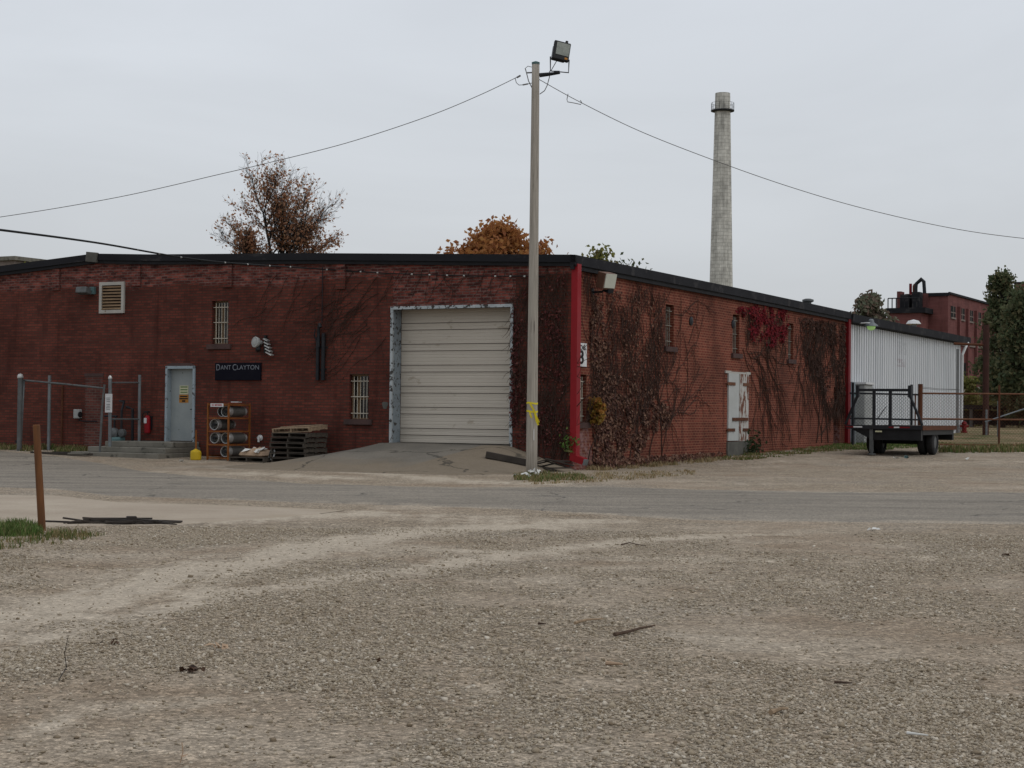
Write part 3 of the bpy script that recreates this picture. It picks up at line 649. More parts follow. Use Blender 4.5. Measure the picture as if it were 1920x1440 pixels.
# shallow buttress stubs under the eaves
for px in (106, 257, 428, 640):
    x = F(px, 530).x; wall.b2((x-.16, -.06, zr(x)-.95), (x+.16, -.002, zr(x)-.1), 0)
wall.build('wall', [MT['brick_front'], MT['brick_side']], bld)
rf = MB()
ov = .16
rf.quad((.1, -.1, ZC), (.1, YB, ZB), (XP, YB, ZP), (XP, -.1, ZP)); rf.quad((XP, -.1, ZP), (XP, YB, ZP), (XE, YB, ZE), (XE, -.1, ZE))
rf.build('roof', MT['tar'], bld)
def fas(name, pts_top, h1, h2, side):
    m1, m2 = MB(), MB()
    for (p, q) in zip(pts_top[:-1], pts_top[1:]):
        for mb, z0, z1, d in ((m1, 0, -h1, ov), (m2, -h1, -h1-h2, ov-.05)):
            n = Vector((0, -d, 0)) if side == 'f' else Vector((d, 0, 0))
            b = Vector((0, .02, 0)) if side == 'f' else Vector((-.02, 0, 0))
            P_, Q = Vector(p), Vector(q); u, v = Vector((0, 0, z0+.03)), Vector((0, 0, z1+.03))
            mb.add([P_+n+u, Q+n+u, Q+n+v, P_+n+v, P_-b+u, Q-b+u, Q-b+v, P_-b+v], [(0, 1, 2, 3), (4, 5, 1, 0), (3, 2, 6, 7), (0, 3, 7, 4), (1, 5, 6, 2)])
    a = m1.build('fascia', MT['black_roof'], bld); m2.build('fascia_lip', MT['black_lip'], a)
fas('f', [(XE, 0, ZE), (XP, 0, ZP), (XP+2.2, 0, zr(XP+2.2)-.02), (XP*.5, 0, zr(XP*.5)+.03), (ov, 0, ZC)], .2, .1, 'f')
fas('s', [(0, -ov, ZC), (0, YB*.5, (ZC+ZB)/2+.02), (0, YB, ZB)], .26, .12, 's')
mb = MB(); mb.box((XP-.05, -.17, ZP-.08), (.42, .1, .3), Matrix.Rotation(.1, 3, 'Y')); mb.build('ridge_cap', MT['concrete_dk'], bld)
# ---- windows with bars
def window(P, o, depth, axis, bars, barmat, sillout, nm=('window'), board=None):
    u0, u1, w0, w1 = o; fr = MB(); d = depth
    def bx(mb, a, b, c, e, d0, d1):
        p, q = Vector(P(a, c, d0)), Vector(P(b, e, d1)); mb.b2(p, q)
    t = .04
    bx(fr, u0+.003, u0+t, w0+.003, w1-.003, d-.05, d); bx(fr, u1-t, u1-.003, w0+.003, w1-.003, d-.05, d)
    bx(fr, u0+t, u1-t, w1-t, w1-.003, d-.05, d); bx(fr, u0+t, u1-t, w0+.003, w0+t, d-.05, d); bx(fr, u0+t, u1-t, (w0+w1)/2-.02, (w0+w1)/2+.02, d-.05, d)
    f = fr.build('window', MT['slat'] if board else MT['sill'], bld)
    g = MB(); bx(g, u0, u1, w0, w1, d+.002, d+.02); g.build('pane', MT['glass'], f)
    if board:
        for (a, b, c, e) in board:
            k = MB(); bx(k, u0+(u1-u0)*a, u0+(u1-u0)*b, w0+(w1-w0)*c, w0+(w1-w0)*e, d-.03, d-.004); k.build('board', MT['blind'], f)
    br = MB()
    n = bars
    for i in range(n):
        u = u0+(u1-u0)*(i+1)/(n+1); br.tube([P(u, w0+.02, .09), P(u, w1-.06, .09)], .012, 6)
    for v in (.13, .5, .85):
        z = w0+(w1-w0)*v; br.tube([P(u0+.01, z, .075), P(u1-.01, z, .075)], .014, 6)
    br.build('bars', barmat, f)
    if sillout:
        s_ = MB(); bx(s_, u0-.13, u1+.13, w0-.15, w0-.002, -.08, .12); s_.build('sill', MT['sill'], f)
    return f
window(PF, wA, .2, 0, 5, MT['bar'], True, board=[(.36, .52, .02, .9), (.0, .1, 0, 1)])
window(PF, wB, .2, 0, 5, MT['bar'], True, board=[(.28, .42, .02, .98), (.1, .95, .44, .5)])
for i, o in enumerate(so_): window(PS, o, .3, 1, 4, MT['bar_dim'] if i else MT['bar'], True)
g = MB(); g.b2((-.31, fd[0], -.3), (-.29, fd[1], fd[3])); g.build('dark_side_door', MT['dark'], bld)
# ---- roller door, jambs
gy_ = .45; gd = MB(); prof = []
z = ZS+.035; seq = [.22]+[.20, .415]*8; zs = [z]
for s in seq:
    z += s*(GZT-ZS)/3.95
    if z > GZT: break
    zs.append(z)
zs.append(GZT+.05)
seals = MB()
for a, b in zip(zs[:-1], zs[1:]):
    hgt = b-a; nr = 4 if hgt > .3 else 2
    prof = [(gy_+.0, a+.012)]
    for k in range(nr):
        z0 = a+.012+(hgt-.018)*k/nr; z1 = a+.012+(hgt-.018)*(k+1)/nr
        prof += [(gy_-.004, z0+.01), (gy_-.004, z1-.018), (gy_+.003, z1-.006)]
    prof += [(gy_-.012, b-.03), (gy_-.012, b-.008), (gy_, b-.006), (gy_+.03, b-.006), (gy_+.03, a+.012)]
    gd.prism([(p[0], p[1]) for p in prof], 0, GX0+.02, GX1-.02)
    seals.b2((GX0+.02, gy_+.012, b-.012), (GX1-.02, gy_+.028, b+.016))
gdo = gd.build('roller_door', MT['gar'], bld, loc=None)
seals.b2((GX0+.02, gy_-.01, ZS-.03), (GX1-.02, gy_+.03, ZS+.035)); seals.build('seal', MT['garline'], gdo)
fr = MB()
fr.b2((GX0-.05, -.04, ZS-.03), (GX0+.03, .03, GZT+.02)); fr.build('door_frame', MT['frame_worn'], bld)
fr = MB(); fr.b2((GX1-.03, -.04, ZS-.03), (GX1+.05, .03, GZT+.02)); fr.b2((GX0-.05, -.045, GZT-.03), (GX1+.05, .03, GZT+.055)); fr.build('door_frame', MT['frame_worn'], bld)
fr = MB(); fr.b2((GX0+.003, .03, ZS-.03), (GX0+.018, gy_-.02, GZT)); fr.build('door_jamb', MT['jamb_worn'], bld)
fr = MB(); fr.b2((GX1-.018, .03, ZS-.03), (GX1-.003, gy_-.02, GZT)); fr.build('door_jamb', MT['jamb_worn'], bld)
# ---- entry door
ed = MB(); t = .055
ed.b2((du0-.02, -.05, dz0), (du0+t, .2, dz1)); ed.b2((du1-t, -.05, dz0), (du1+.02, .2, dz1)); ed.b2((du0-.02, -.05, dz1-.07), (du1+.02, .2, dz1+.012))
ed.build('entry_frame', MT['frame_blue'], bld)
lt = MB(); lt.prism([(du0-.06, dz1+.015), (du1+.03, dz1+.015), (du1-.18, dz1+.1), (du0+.2, dz1+.11)], 1, -.03, .01); lt.build('lintel', MT['sill'], bld)
ed = MB(); ed.b2((du0+t, .15, dz0+.02), (du1-t, .195, dz1-.07)); edo = ed.build('entry_door', MT['door_blue'], bld)
h = MB(); hx, hzz = F(359, 767).x, F(359, 767).z; h.b2((hx-.03, .135, hzz-.09), (hx+.03, .15, hzz+.09)); h.tube([(hx, .14, hzz), (hx, .08, hzz), (hx-.11, .08, hzz-.01)], .012, 8); h.build('handle', MT['steel_dk'], edo)
def notice(px0, px1, py0, py1, mat, rows, ink):
    a, b = F(px0, py1, -.15), F(px1, py0, -.15)
    n = MB(); n.b2((a.x, .143, a.z), (b.x, .149, b.z)); n.build('notice', mat, edo)
    l = MB(); hh = b.z-a.z; ww = b.x-a.x
    for (f, w_, hgt) in rows:
        # writing too small to read in the photograph: one line of it
        cx = (a.x+b.x)/2; l = MB(); l.b2((cx-ww*w_/2, .140, a.z+hh*f-hh*hgt/2), (cx+ww*w_/2, .1435, a.z+hh*f+hh*hgt/2)); l.build('text_line', ink, edo)
notice(337, 353.5, 723, 739, MT['notice'], [(.84, .8, .13), (.52, .8, .13), (.22, .8, .12)], MT['ink_green'])
notice(336, 353.5, 740, 755, MT['notice_or'], [(.78, .8, .16), (.5, .9, .16), (.2, .35, .22)], MT['ink'])
# ---- louvred vent
v0, v1 = F(188, 588), F(235, 528); vt = MB(); x0, x1, z0, z1 = v0.x, v1.x, v0.z, v1.z; t = .1
vt.b2((x0, -.07, z0), (x0+t, .0, z1)); vt.b2((x1-t, -.07, z0), (x1, 0, z1)); vt.b2((x0+t, -.07, z1-t), (x1-t, 0, z1)); vt.b2((x0+t, -.07, z0), (x1-t, 0, z0+t))
vo = vt.build('louvre_vent', MT['white_trim'], bld)
sl_ = MB(); n = 8
for i in range(n):
    zz = z0+t+(z1-z0-2*t)*(i+.5)/n; sl_.box(((x0+x1)/2, -.035, zz), (x1-x0-2*t, .075, .012), Matrix.Rotation(math.radians(48), 3, 'X'))
sl_.build('slats', MT['slat'], vo)
q = MB(); q.b2((x0+t, -.008, z0+t), (x1-t, -.003, z1-t)); q.build('shade_backing', MT['dark'], vo)  # near-black sheet on solid wall, shade behind the slats put in as colour
# ---- downspouts
d = MB(); dw = .19
d.b2((.01, -.06, .27), (dw, .17, ZC-.2)); d.box((.225, .055, .29), (.36, .224, .17), Matrix.Rotation(math.radians(16), 3, 'Y')); dso = d.build('downspout', MT['red'], bld)
d = MB(); d.box((.42, .05, .22), (.05, .2, .15), Matrix.Rotation(math.radians(16), 3, 'Y')); d.build('outlet', MT['galv'], dso)
d = MB(); y0, y1 = S(1584, 700).y, S(1590, 700).y
d.b2((.0, YB-.25, bgz(0, YB)), (.14, YB+.05, ZB-.25)); d.build('downspout', MT['red_dull'], bld)
# ---- steel shutters on the side wall
ym = S(1383, 760).y; ya, yb = S(1363.5, 760).y, S(1401, 760).y; za, zb = S(1383, 826).z, S(1383, 701).z
sh = MB(); m_ = (ya+yb)/2+.05
MT['shut_w'] = pm('white_steel_leaf', (.44, .45, .44), (.36, .37, .35), .5, 0, 1.2, .05, 10, wear=(.16, .10, .06), wsc=5, wth=.68)
MT['shut_r'] = pm('peeling_steel_leaf', (.46, .45, .42), (.38, .36, .33), .6, 0, 2, .1, 20, st=(1, 1.4, .5), wear=(.13, .045, .022), wsc=4.5, wth=.5)
sh.b2((.0, ya, za), (.05, m_-.03, zb)); s1 = sh.build('shutter_leaf', MT['shut_w'], bld)
sh = MB(); sh.b2((.0, m_+.02, za-.02), (.05, yb, zb)); s2 = sh.build('shutter_leaf', MT['shut_r'], bld); s2['label'] = 'rusty peeling shutter leaf'
for so__, yy, ln in ((s1, ya, .55), (s2, yb, -.55)):
    for f in (.155, .84):
        k = MB(); z = zb-(zb-za)*f; k.b2((.05, yy-.12*(1 if ln > 0 else -1), z-.05), (.075, yy+ln, z+.05)); k.build('hinge', MT['rust_lt'] if f < .5 else MT['rust'], so__)
k = MB(); z = zb-(zb-za)*.68; k.b2((.05, m_-.65, z-.05), (.09, m_+.75, z+.05)); k.build('latch_bar', MT['rust'], s2)
k = MB(); k.b2((0, ya-.25, zb), (.04, ya+.25, zb+.08)); k.b2((0, ya+.25, zb), (.03, yb-.2, zb+.06)); k.b2((0, yb-.2, zb), (.04, yb+.2, zb+.08)); k.build('shutter_head', MT['white_trim'], bld)
k = MB(); k.b2((0, ya-.05, za-.55), (.05, yb+.1, za-.03)); k.build('shutter_base', MT['concrete_dk'], bld)
# small anchor plates
for px, py in ((1295, 602), (1374, 608)):
    p = S(px, py); k = MB(); k.lathe((.0, p.y, p.z), (1, 0, 0), [(.14, 0), (.14, .03), (.05, .05), (0, .055)], 12); k.build('anchor_plate', MT['steel_dk'], bld)
# downpipe pair on the front wall
p = F(604, 612); q = F(604, 713); k = MB()
for dx, zt in ((-.09, p.z-.3), (.1, p.z-.2)):
    k.tube([(p.x+dx, -.07, q.z), (p.x+dx, -.07, zt)], .055, 10)
k.tube([(p.x-.05, -.09, p.z-.6), (p.x-.06, -.09, p.z-.2), (p.x-.03, -.12, p.z+.0), (p.x+.04, -.18, p.z+.05), (p.x+.08, -.2, p.z-.04)], .045, 10); k.b2((p.x-.2, -.03, p.z-.62), (p.x+.2, -.005, p.z-.58)); k.b2((p.x-.16, -.03, p.z-1.25), (p.x+.18, -.005, p.z-1.21)); k.tube([(p.x-.1, -.08, p.z-.5), (p.x-.16, -.16, p.z-.25), (p.x-.1, -.18, p.z-.08)], .02, 6)
k.tube([(p.x+.02, -.04, p.z+.1), (p.x+.02, -.04, F(604, 500).z)], .012, 6)
k.build('service_conduit', MT['steel_dk'], bld)
k = MB(); a = F(118, 740); k.tube([(a.x, -.03, F(118, 722).z), (a.x, -.03, bgz(a.x, 0))], .03, 8); k.build('wall_pipe', MT['rust'], bld)
for (x0p, x1p, y0p, y1p) in ((159, 193, 706, 800),):
    a, b = F(x0p, y1p), F(x1p, y0p); k = MB(); k.b2((a.x, -.006, a.z-.6), (b.x, .0, b.z)); k.build('brick_infill', MT['brick_infill'], bld)
    k = MB(); k.b2((a.x-.03, -.02, b.z+.002), (b.x+.03, .0, b.z+.1)); k.build('infill_lintel', MT['sill'], bld)
k = MB(); p = F(722, 760); k.add([(p.x+math.cos(a)*.09*(1+.3*math.sin(3*a)), -.004, p.z+math.sin(a)*.13*(1+.25*math.cos(2*a))) for a in np.linspace(0, 6.0, 14)], [tuple(range(14))]); k.build('mortar_patch', MT['concrete_dk'], bld)
# vent pipes on the roof
def roofpipe(par, px, py, Yd, r, h, capm, pm_):
    g = AT(px, py, Yd); b = W2B(g)
    k = MB(); k.lathe((b.x, b.y, b.z-h), (0, 0, 1), [(r, -.6), (r, h*.85)], 14); o = k.build('roof_vent', pm_, par)
    k = MB(); k.lathe((b.x, b.y, b.z-h), (0, 0, 1), [(r*1.2, h*.72), (r*1.7, h*.78), (r*1.7, h*.92), (r*.8, h)], 14); k.build('vent_cap', capm, o)
roofpipe(bld, 1515, 560, 66, .13, .5, MT['galv_dk'], MT['galv_dk'])
# ------------------------------------------------------------------ concrete steps
sp_ = bthing('concrete_steps', 'weathered concrete entrance steps below the pale blue door', 'steps', ((du0+du1)/2, 0, 0))
cx = (du0+du1)/2; xl0 = F(249, 830).x-cx; xr0 = F(374, 830).x-cx
gz0 = bgz(cx, -1.5)
for i, (ex, dp, mt) in enumerate(((0, 1.25, MT['concrete']), (.33, 1.62, MT['concrete']), (.66, 2.0, MT['concrete']))):
    zt = (dz0-gz0)*(3-i)/3+gz0-.01*i; zb_ = (dz0-gz0)*(2-i)/3+gz0-.01*(i+1) if i < 2 else gz0-.2
    k = MB(); k.b2((xl0-ex, -dp, zb_), (xr0+.05*i, -.004, zt)); k.build('step', mt, sp_, bevel=.02)
# ------------------------------------------------------------------ white corrugated shed
mtl = bthing('metal_shed', 'white corrugated metal shed with black roof edge joined to the brick warehouse', 'shed', (0, YB, 0))
YM = S(1802, 700).y-YB; zt0 = S(1592, 590).z; zt1 = S(1812, 634).z; YO = S(1812, 634).y-YB
def corrmat():
    m, nt, b = newmat('white_corrugated_paint'); v = coord(nt); sep = nd(nt, 'ShaderNodeSeparateXYZ', {0: v})
    col = ramp(nt, noi(nt, nd(nt, 'ShaderNodeMapping', {'Vector': v, 'Scale': (1, 1.2, .12)}).outputs[0], 1.5, 6, .65), [(.3, (.52, .535, .55)), (.7, (.64, .65, .66))])
    low = ramp(nt, mth(nt, 'ADD', sep.outputs[2], mth(nt, 'MULTIPLY', noi(nt, v, 2.5, 5), 1.2)), [(1.1, .45), (1.0, .45)])
    k = ramp(nt, noi(nt, nd(nt, 'ShaderNodeMapping', {'Vector': v, 'Scale': (1, 3, .3)}).outputs[0], 2.0, 6, .7), [(.6, 0.0), (.72, .5)])
    col = mix(nt, k, col, (.27, .27, .265))
    y, z = sep.outputs[1], sep.outputs[2]
    for (px0, px1, py0, py1, cc, a) in ((1683, 1699, 673, 688, (.36, .30, .32), .55), (1682, 1701, 641, 665, (.40, .41, .42), .4)):
        a0, a1 = S(px0, 680).y-YB, S(px1, 680).y-YB; z0, z1 = S(1691, py1).z, S(1691, py0).z
        mk = mth(nt, 'MULTIPLY', mth(nt, 'MULTIPLY', mth(nt, 'GREATER_THAN', y, a0), mth(nt, 'LESS_THAN', y, a1)), mth(nt, 'MULTIPLY', mth(nt, 'GREATER_THAN', z, z0), mth(nt, 'LESS_THAN', z, z1)))
        nzz = ramp(nt, noi(nt, nd(nt, 'ShaderNodeMapping', {'Vector': v, 'Scale': (1, 2.2, 5)}).outputs[0], 1.4, 3), [(.42, 0.0), (.55, 1.0)])
        col = mix(nt, mth(nt, 'MULTIPLY', mth(nt, 'MULTIPLY', mk, nzz), a), col, cc)
    nt.links.new(col, b.inputs['Base Color']); b.inputs['Roughness'].default_value = .5; b.inputs['Specular IOR Level'].default_value = .3
    return m
k = MB(); y = 0.0; pr = []
while y < YM:
    pr += [(y, -.16), (y+.11, -.16), (y+.13, -.02), (y+.31, -.02), (y+.33, -.16)]; y += .33
vs = []; 
for (yy, xx) in pr:
    yy = min(yy, YM); zt = zt0+(zt1-zt0)*yy/YO-.12; vs += [(xx, yy, -.4), (xx, yy, zt)]
k.add(vs, [(2*i, 2*i+2, 2*i+3, 2*i+1) for i in range(len(pr)-1)])
k.quad((-14, YM, -.4), (-.06, YM, -.4), (-.06, YM, zt1-.1), (-14, YM, zt1+.8)); k.quad((-14, 0, ZB-.5), (-.06, 0, ZB-.5), (-.06, 0, zt0-.1), (-14, 0, zt0+.8))
k.build('wall', corrmat(), mtl)
k = MB(); k.quad((.2, .05, zt0), (.2, YO, zt1), (-14, YO, zt1+.9), (-14, .05, zt0+.9)); k.build('roof', MT['tar'], mtl)
k = MB(); k.add([(.22, .06, zt0+.02), (.22, YO, zt1+.02), (.22, YO, zt1-.3), (.22, .06, zt0-.3), (-.05, .06, zt0+.02), (-.05, YO, zt1+.02), (-.05, YO, zt1-.36), (-.05, .06, zt0-.36)], [(0, 1, 2, 3), (4, 5, 1, 0), (3, 2, 6, 7), (1, 5, 6, 2), (0, 3, 7, 4)]); k.build('fascia', MT['black_roof'], mtl)
k = MB(); zz = zt1-.35; k.tube([(.2, YM+.5, zz+.1), (.15, YM+.2, zz-.15), (.05, YM+.02, zz-.5), (.03, YM+.02, .9)], .07, 8); k.build('downspout', MT['whiteobj'], mtl)
k = MB(); k.b2((-.02, YM-.9, .2), (.0, YM-.4, zt1-.6)); k.build('corner_trim', MT['galv_dk'], mtl)
g = W2B(AT(1713, 599, 95)); k = MB(); b = (g.x, g.y-YB, g.z-.8); k.lathe(b, (0, 0, 1), [(.16, -1.2), (.16, .55)], 14); o = k.build('roof_vent', MT['galv'], mtl)
k = MB(); k.lathe(b, (0, 0, 1), [(.2, .5), (.42, .55), (.3, .72), (0, .8)], 14); k.build('vent_cap', MT['whiteobj'], o)
# ------------------------------------------------------------------ smokestack far behind
cb = AT(1350, 770, 240); cz = 0
zt = AT(1349, 175, 240).z; 
stk = thing('smokestack', 'tall tapering grey concrete smokestack with a ringed walkway near its top', 'chimney', (cb.x, cb.y, 0))
def stackmat():
    m, nt, b = newmat('stack_concrete'); v = coord(nt); sep = nd(nt, 'ShaderNodeSeparateXYZ', {0: v})
    ang = nd(nt, 'ShaderNodeMath', {0: sep.outputs[1], 1: sep.outputs[0]}, operation='ARCTAN2').outputs[0]
    uv = nd(nt, 'ShaderNodeCombineXYZ', {0: mth(nt, 'MULTIPLY', ang, 1.5), 1: sep.outputs[2]}).outputs[0]
    br = nd(nt, 'ShaderNodeTexBrick', {'Vector': uv, 'Color1': c4((.58, .565, .51)), 'Color2': c4((.5, .485, .435)), 'Mortar': c4((.36, .345, .305)), 'Scale': 1.0, 'Mortar Size': .05, 'Mortar Smooth': .6, 'Bias': 0.0, 'Brick Width': 1.1, 'Row Height': .5}).outputs['Color']
    st = ramp(nt, noi(nt, nd(nt, 'ShaderNodeMapping', {'Vector': uv, 'Scale': (1.2, .10, 1)}).outputs[0], 1.3, 6, .7), [(.35, .62), (.65, 1.2)])
    pt = ramp(nt, noi(nt, uv, .7, 8, .75), [(.35, .72), (.65, 1.2)])
    col = mix(nt, 1.0, mix(nt, 1.0, br, st, 'MULTIPLY'), pt, 'MULTIPLY')
    nt.links.new(col, b.inputs['Base Color']); b.inputs['Roughness'].default_value = .95; return m
k = MB(); r0 = 28*240/FPX/2; slope = (43-28)/2*240/FPX/((530-175)*240/FPX)
k.lathe((0, 0, 0), (0, 0, 1), [(r0+slope*(zt-z), z) for z in np.linspace(0, zt, 24)]+[(r0*.8, zt), (r0*.8, zt-3)], 40); k.build('shaft', stackmat(), stk, smooth=False)
zr_ = AT(1349, 208, 240).z; k = MB(); ro_ = 44*240/FPX/2
k.lathe((0, 0, zr_), (0, 0, 1), [(r0+.1, -.15), (ro_, -.05), (ro_, .1), (r0+.1, .1)], 32); wk = k.build('walkway', MT['steel_dk'], stk)
k = MB()
for hh in (.55, 1.1): k.ring((0, 0, zr_+hh), (0, 0, 1), ro_-.05, .02, 32, 5)
for i in range(16): a = i*math.pi/8; k.tube([(math.cos(a)*(ro_-.05), math.sin(a)*(ro_-.05), zr_), (math.cos(a)*(ro_-.05), math.sin(a)*(ro_-.05), zr_+1.1)], .025, 5)
k.build('railing', MT['steel_dk'], wk)
# ------------------------------------------------------------------ distant red factory
YF = 150.0; fc = AT(1777, 700, YF); fb_ = bpy.data.objects
fac = thing('brick_factory', 'distant red brick factory with rooftop pipes seen past the white shed', 'factory', (fc.x, fc.y, 0), -A)
def onplane(px, py, org, nrm):
    d = ray(px, py); t = (org-EYE).dot(nrm)/d.dot(nrm); p = EYE+d*t-Vector((fc.x, fc.y, 0)); return Vector((p.dot(EX), p.dot(EY), p.z))
SF = lambda px, py: onplane(px, py, fc, EX)      # side face, x=0
FF = lambda px, py: onplane(px, py, fc, EY)      # front face, y=0
zt = SF(1777, 549).z; z2 = SF(1800, 555).z; yr = SF(1905, 600).y; y2 = SF(1800, 600).y
xl_ = FF(1736, 600).x
k = MB(); k.add([(0, 0, 0), (0, yr, 0), (0, yr, z2), (0, y2, z2), (0, 0, zt)], [(0, 1, 2, 3, 4)]); k.quad((xl_, 0, 0), (0, 0, 0), (0, 0, zt), (xl_, 0, zt-.1)); k.quad((xl_, 0, 0), (xl_, yr, 0), (xl_, yr, z2), (xl_, 0, zt-.1))
k.quad((xl_, 0, zt-.1), (0, 0, zt), (0, y2, z2), (xl_, y2, z2)); k.quad((xl_, y2, z2), (0, y2, z2), (0, yr, z2), (xl_, yr, z2))
# stair tower block in front on the left
xa, xb = FF(1680, 600).x, FF(1741, 600).x; zt2 = FF(1710, 590).z
k.b2((xa, -2.5, 0), (xb, .5, zt2)); k.b2((xa+.2, -.5, zt2), (FF(1692, 600).x, .6, FF(1690, 547).z)); k.b2((FF(1698, 600).x, -.2, zt2), (xb, 1.5, FF(1716, 551).z))
k.build('wall', MT['farbrick'], fac)
k = MB(); k.b2((xa-.2, -2.7, zt2), (xb+.4, .3, zt2+.45)); k.b2((FF(1678, 600).x, -.1, zt2+.4), (FF(1693, 600).x, .0, zt2+.5))
for i in range(9):
    x = xa+(xb-xa)*i/8; k.tube([(x, -2.6, zt2+.4), (x, -2.6, zt2+1.3)], .05, 5)
k.tube([(xa, -2.6, zt2+1.3), (xb, -2.6, zt2+1.3)], .05, 5)
k.b2((FF(1697, 600).x, -1.6, zt2+.4), (FF(1712, 600).x, -.4, zt2+1.7)); k.b2((FF(1718, 600).x, -1.5, zt2+.4), (FF(1732, 600).x, -.4, zt2+1.9))
k.build('parapet', MT['black_roof'], fac)
k = MB(); k.b2((xl_-.1, -.12, zt-.25), (.12, .0, zt+.03)); k.b2((.0, 0, z2-.1), (.15, yr, z2+.08)); k.build('coping', MT['black_roof'], fac)
k = MB(); zb1 = SF(1820, 645).z; zb0 = SF(1820, 651).z; k.b2((-.01, 0, zb0), (.12, yr, zb1)); k.build('stone_band', MT['fartrim'], fac)
for px in (1787, 1804, 1820, 1835):
    a = SF(px-4.5, 590); b = SF(px+4, 590); c = (px-1777)*.235; z1 = SF(px, 572+c).z; z0 = SF(px, 596+c*.95).z
    k = MB(); k.b2((.0, a.y, z0), (.1, b.y, z0+.14)); k.b2((0, a.y, (z0+z1)/2-.04), (.06, b.y, (z0+z1)/2+.04)); k.b2((0, (a.y+b.y)/2-.05, z0), (.06, (a.y+b.y)/2+.05, z1)); f_ = k.build('window', MT['fartrim'], fac)
    k = MB(); k.b2((-.02, a.y, z0), (.03, b.y, z1)); k.build('pane', MT['dark'], f_)
for px in (1796, 1812, 1828, 1843):
    a = SF(px, 600); k = MB(); k.b2((.0, a.y-.25, 0), (.25, a.y+.25, z2-1)); k.build('pier', MT['farbrick'], fac)
k = MB(); a, b = SF(1805, 700), SF(1817, 700); k.b2((.0, a.y, SF(1811, 716).z), (.05, b.y, SF(1811, 681).z)); k.build('dark_doorway', MT['dark'], fac)
zb2 = zt-.3
k = MB(); p = FF(1704, 531); k.lathe((p.x, .6, zb2-1), (0, 0, 1), [(.13, 0), (.13, p.z-zb2+1)], 10); k.build('flue', MT['red_dull'], fac)
k = MB(); p = FF(1712, 531); k.lathe((p.x, .6, zb2-1), (0, 0, 1), [(.2, 0), (.2, p.z-zb2+.8), (.1, p.z-zb2+1)], 10); k.build('flue', MT['rust'], fac)
k = MB(); a, b, c_, d_ = FF(1715, 540), FF(1716, 525), FF(1730, 522), FF(1732, 550); k.tube([(a.x, .4, zb2), (a.x, .4, a.z), (b.x, .4, b.z-.3), (b.x+.35, .4, b.z), (c_.x-.3, .4, c_.z), (c_.x, .4, c_.z-.25), (d_.x, .4, zb2)], .16, 10); k.build('bent_pipe', MT['steel_dk'], fac)
f2 = AT(1916, 560, 170); fc2 = thing('brick_stair_tower', 'red brick tower top showing behind the right hand trees', 'tower', (f2.x+1.2, f2.y, 0), -A)
k = MB(); k.b2((-1.6, -1.6, 0), (1.6, 1.6, AT(1916, 533, 170).z)); k.build('wall', MT['farbrick'], fc2); k = MB(); k.b2((-1.7, -1.7, AT(1916, 533, 170).z), (1.7, 1.7, AT(1916, 530, 170).z)); k.build('coping', MT['black_roof'], fc2)
f3 = AT(35, 500, 110); fb3 = thing('distant_flat_roof_building', 'pale flat roofed building just showing over the roof at far left', 'building', (f3.x, f3.y, 0), -A)
k = MB(); hz3 = AT(35, 487, 110).z; k.b2((-7, -2, 0), (1.6, 4, hz3-.25)); k.build('wall', MT['fartrim'], fb3); k = MB(); k.b2((-7.2, -2.2, hz3-.25), (1.8, 4.2, hz3)); k.build('roof', MT['concrete'], fb3)
RX90 = (math.radians(90), 0, 0)
# ------------------------------------------------------------------ signs on the walls
a, b = F(405, 713), F(491, 680)
o = bthing('wall_sign', 'black company sign with thin silver lettering beside the pale blue door', 'sign', ((a.x+b.x)/2, 0, (a.z+b.z)/2)); W_, H_ = b.x-a.x, b.z-a.z
k = MB(); k.b2((-W_/2, -.06, -H_/2), (W_/2, -.004, H_/2)); k.build('board', MT['navy'], o, bevel=.008)
tw = W_*.93; cap = H_*.33; zz = H_*.22
def word(s, x0, x1, caps):
    mid = (x0+x1)/2; return text('lettering', s, MT['silver'], o, (mid, -.063, zz), caps, RX90, x1-x0, .002)
xs0 = -tw/2
word('D', xs0, xs0+tw*.085, H_*.5); word('ANT', xs0+tw*.10, xs0+tw*.345, H_*.36); word('C', xs0+tw*.385, xs0+tw*.475, H_*.5); word('LAYTON', xs0+tw*.49, xs0+tw, H_*.36)
a, b = S(1079, 687), S(1097.5, 644); yc = (a.y+b.y)/2-.03; W_, H_ = b.y-a.y+.12, b.z-a.z
yc = b.y-W_/2
o = bthing('building_number_sign', 'white sign with black number half hidden behind the red downspout', 'sign', (0, yc, (a.z+b.z)/2))
k = MB(); k.b2((.03, -W_/2, -H_/2), (.05, W_/2, H_/2)); k.build('board', MT['whiteobj'], o, bevel=.004)
RS = (math.radians(90), 0, math.radians(90))
text('lettering', 'BLDG.', MT['ink'], o, (.053, 0, H_*.30), .17, RS, W_*.88, .002, 1, .004); text('lettering', '3', MT['ink'], o, (.053, W_*.02, -H_*.13), .5, RS, W_*.42, .002, 1, .012)
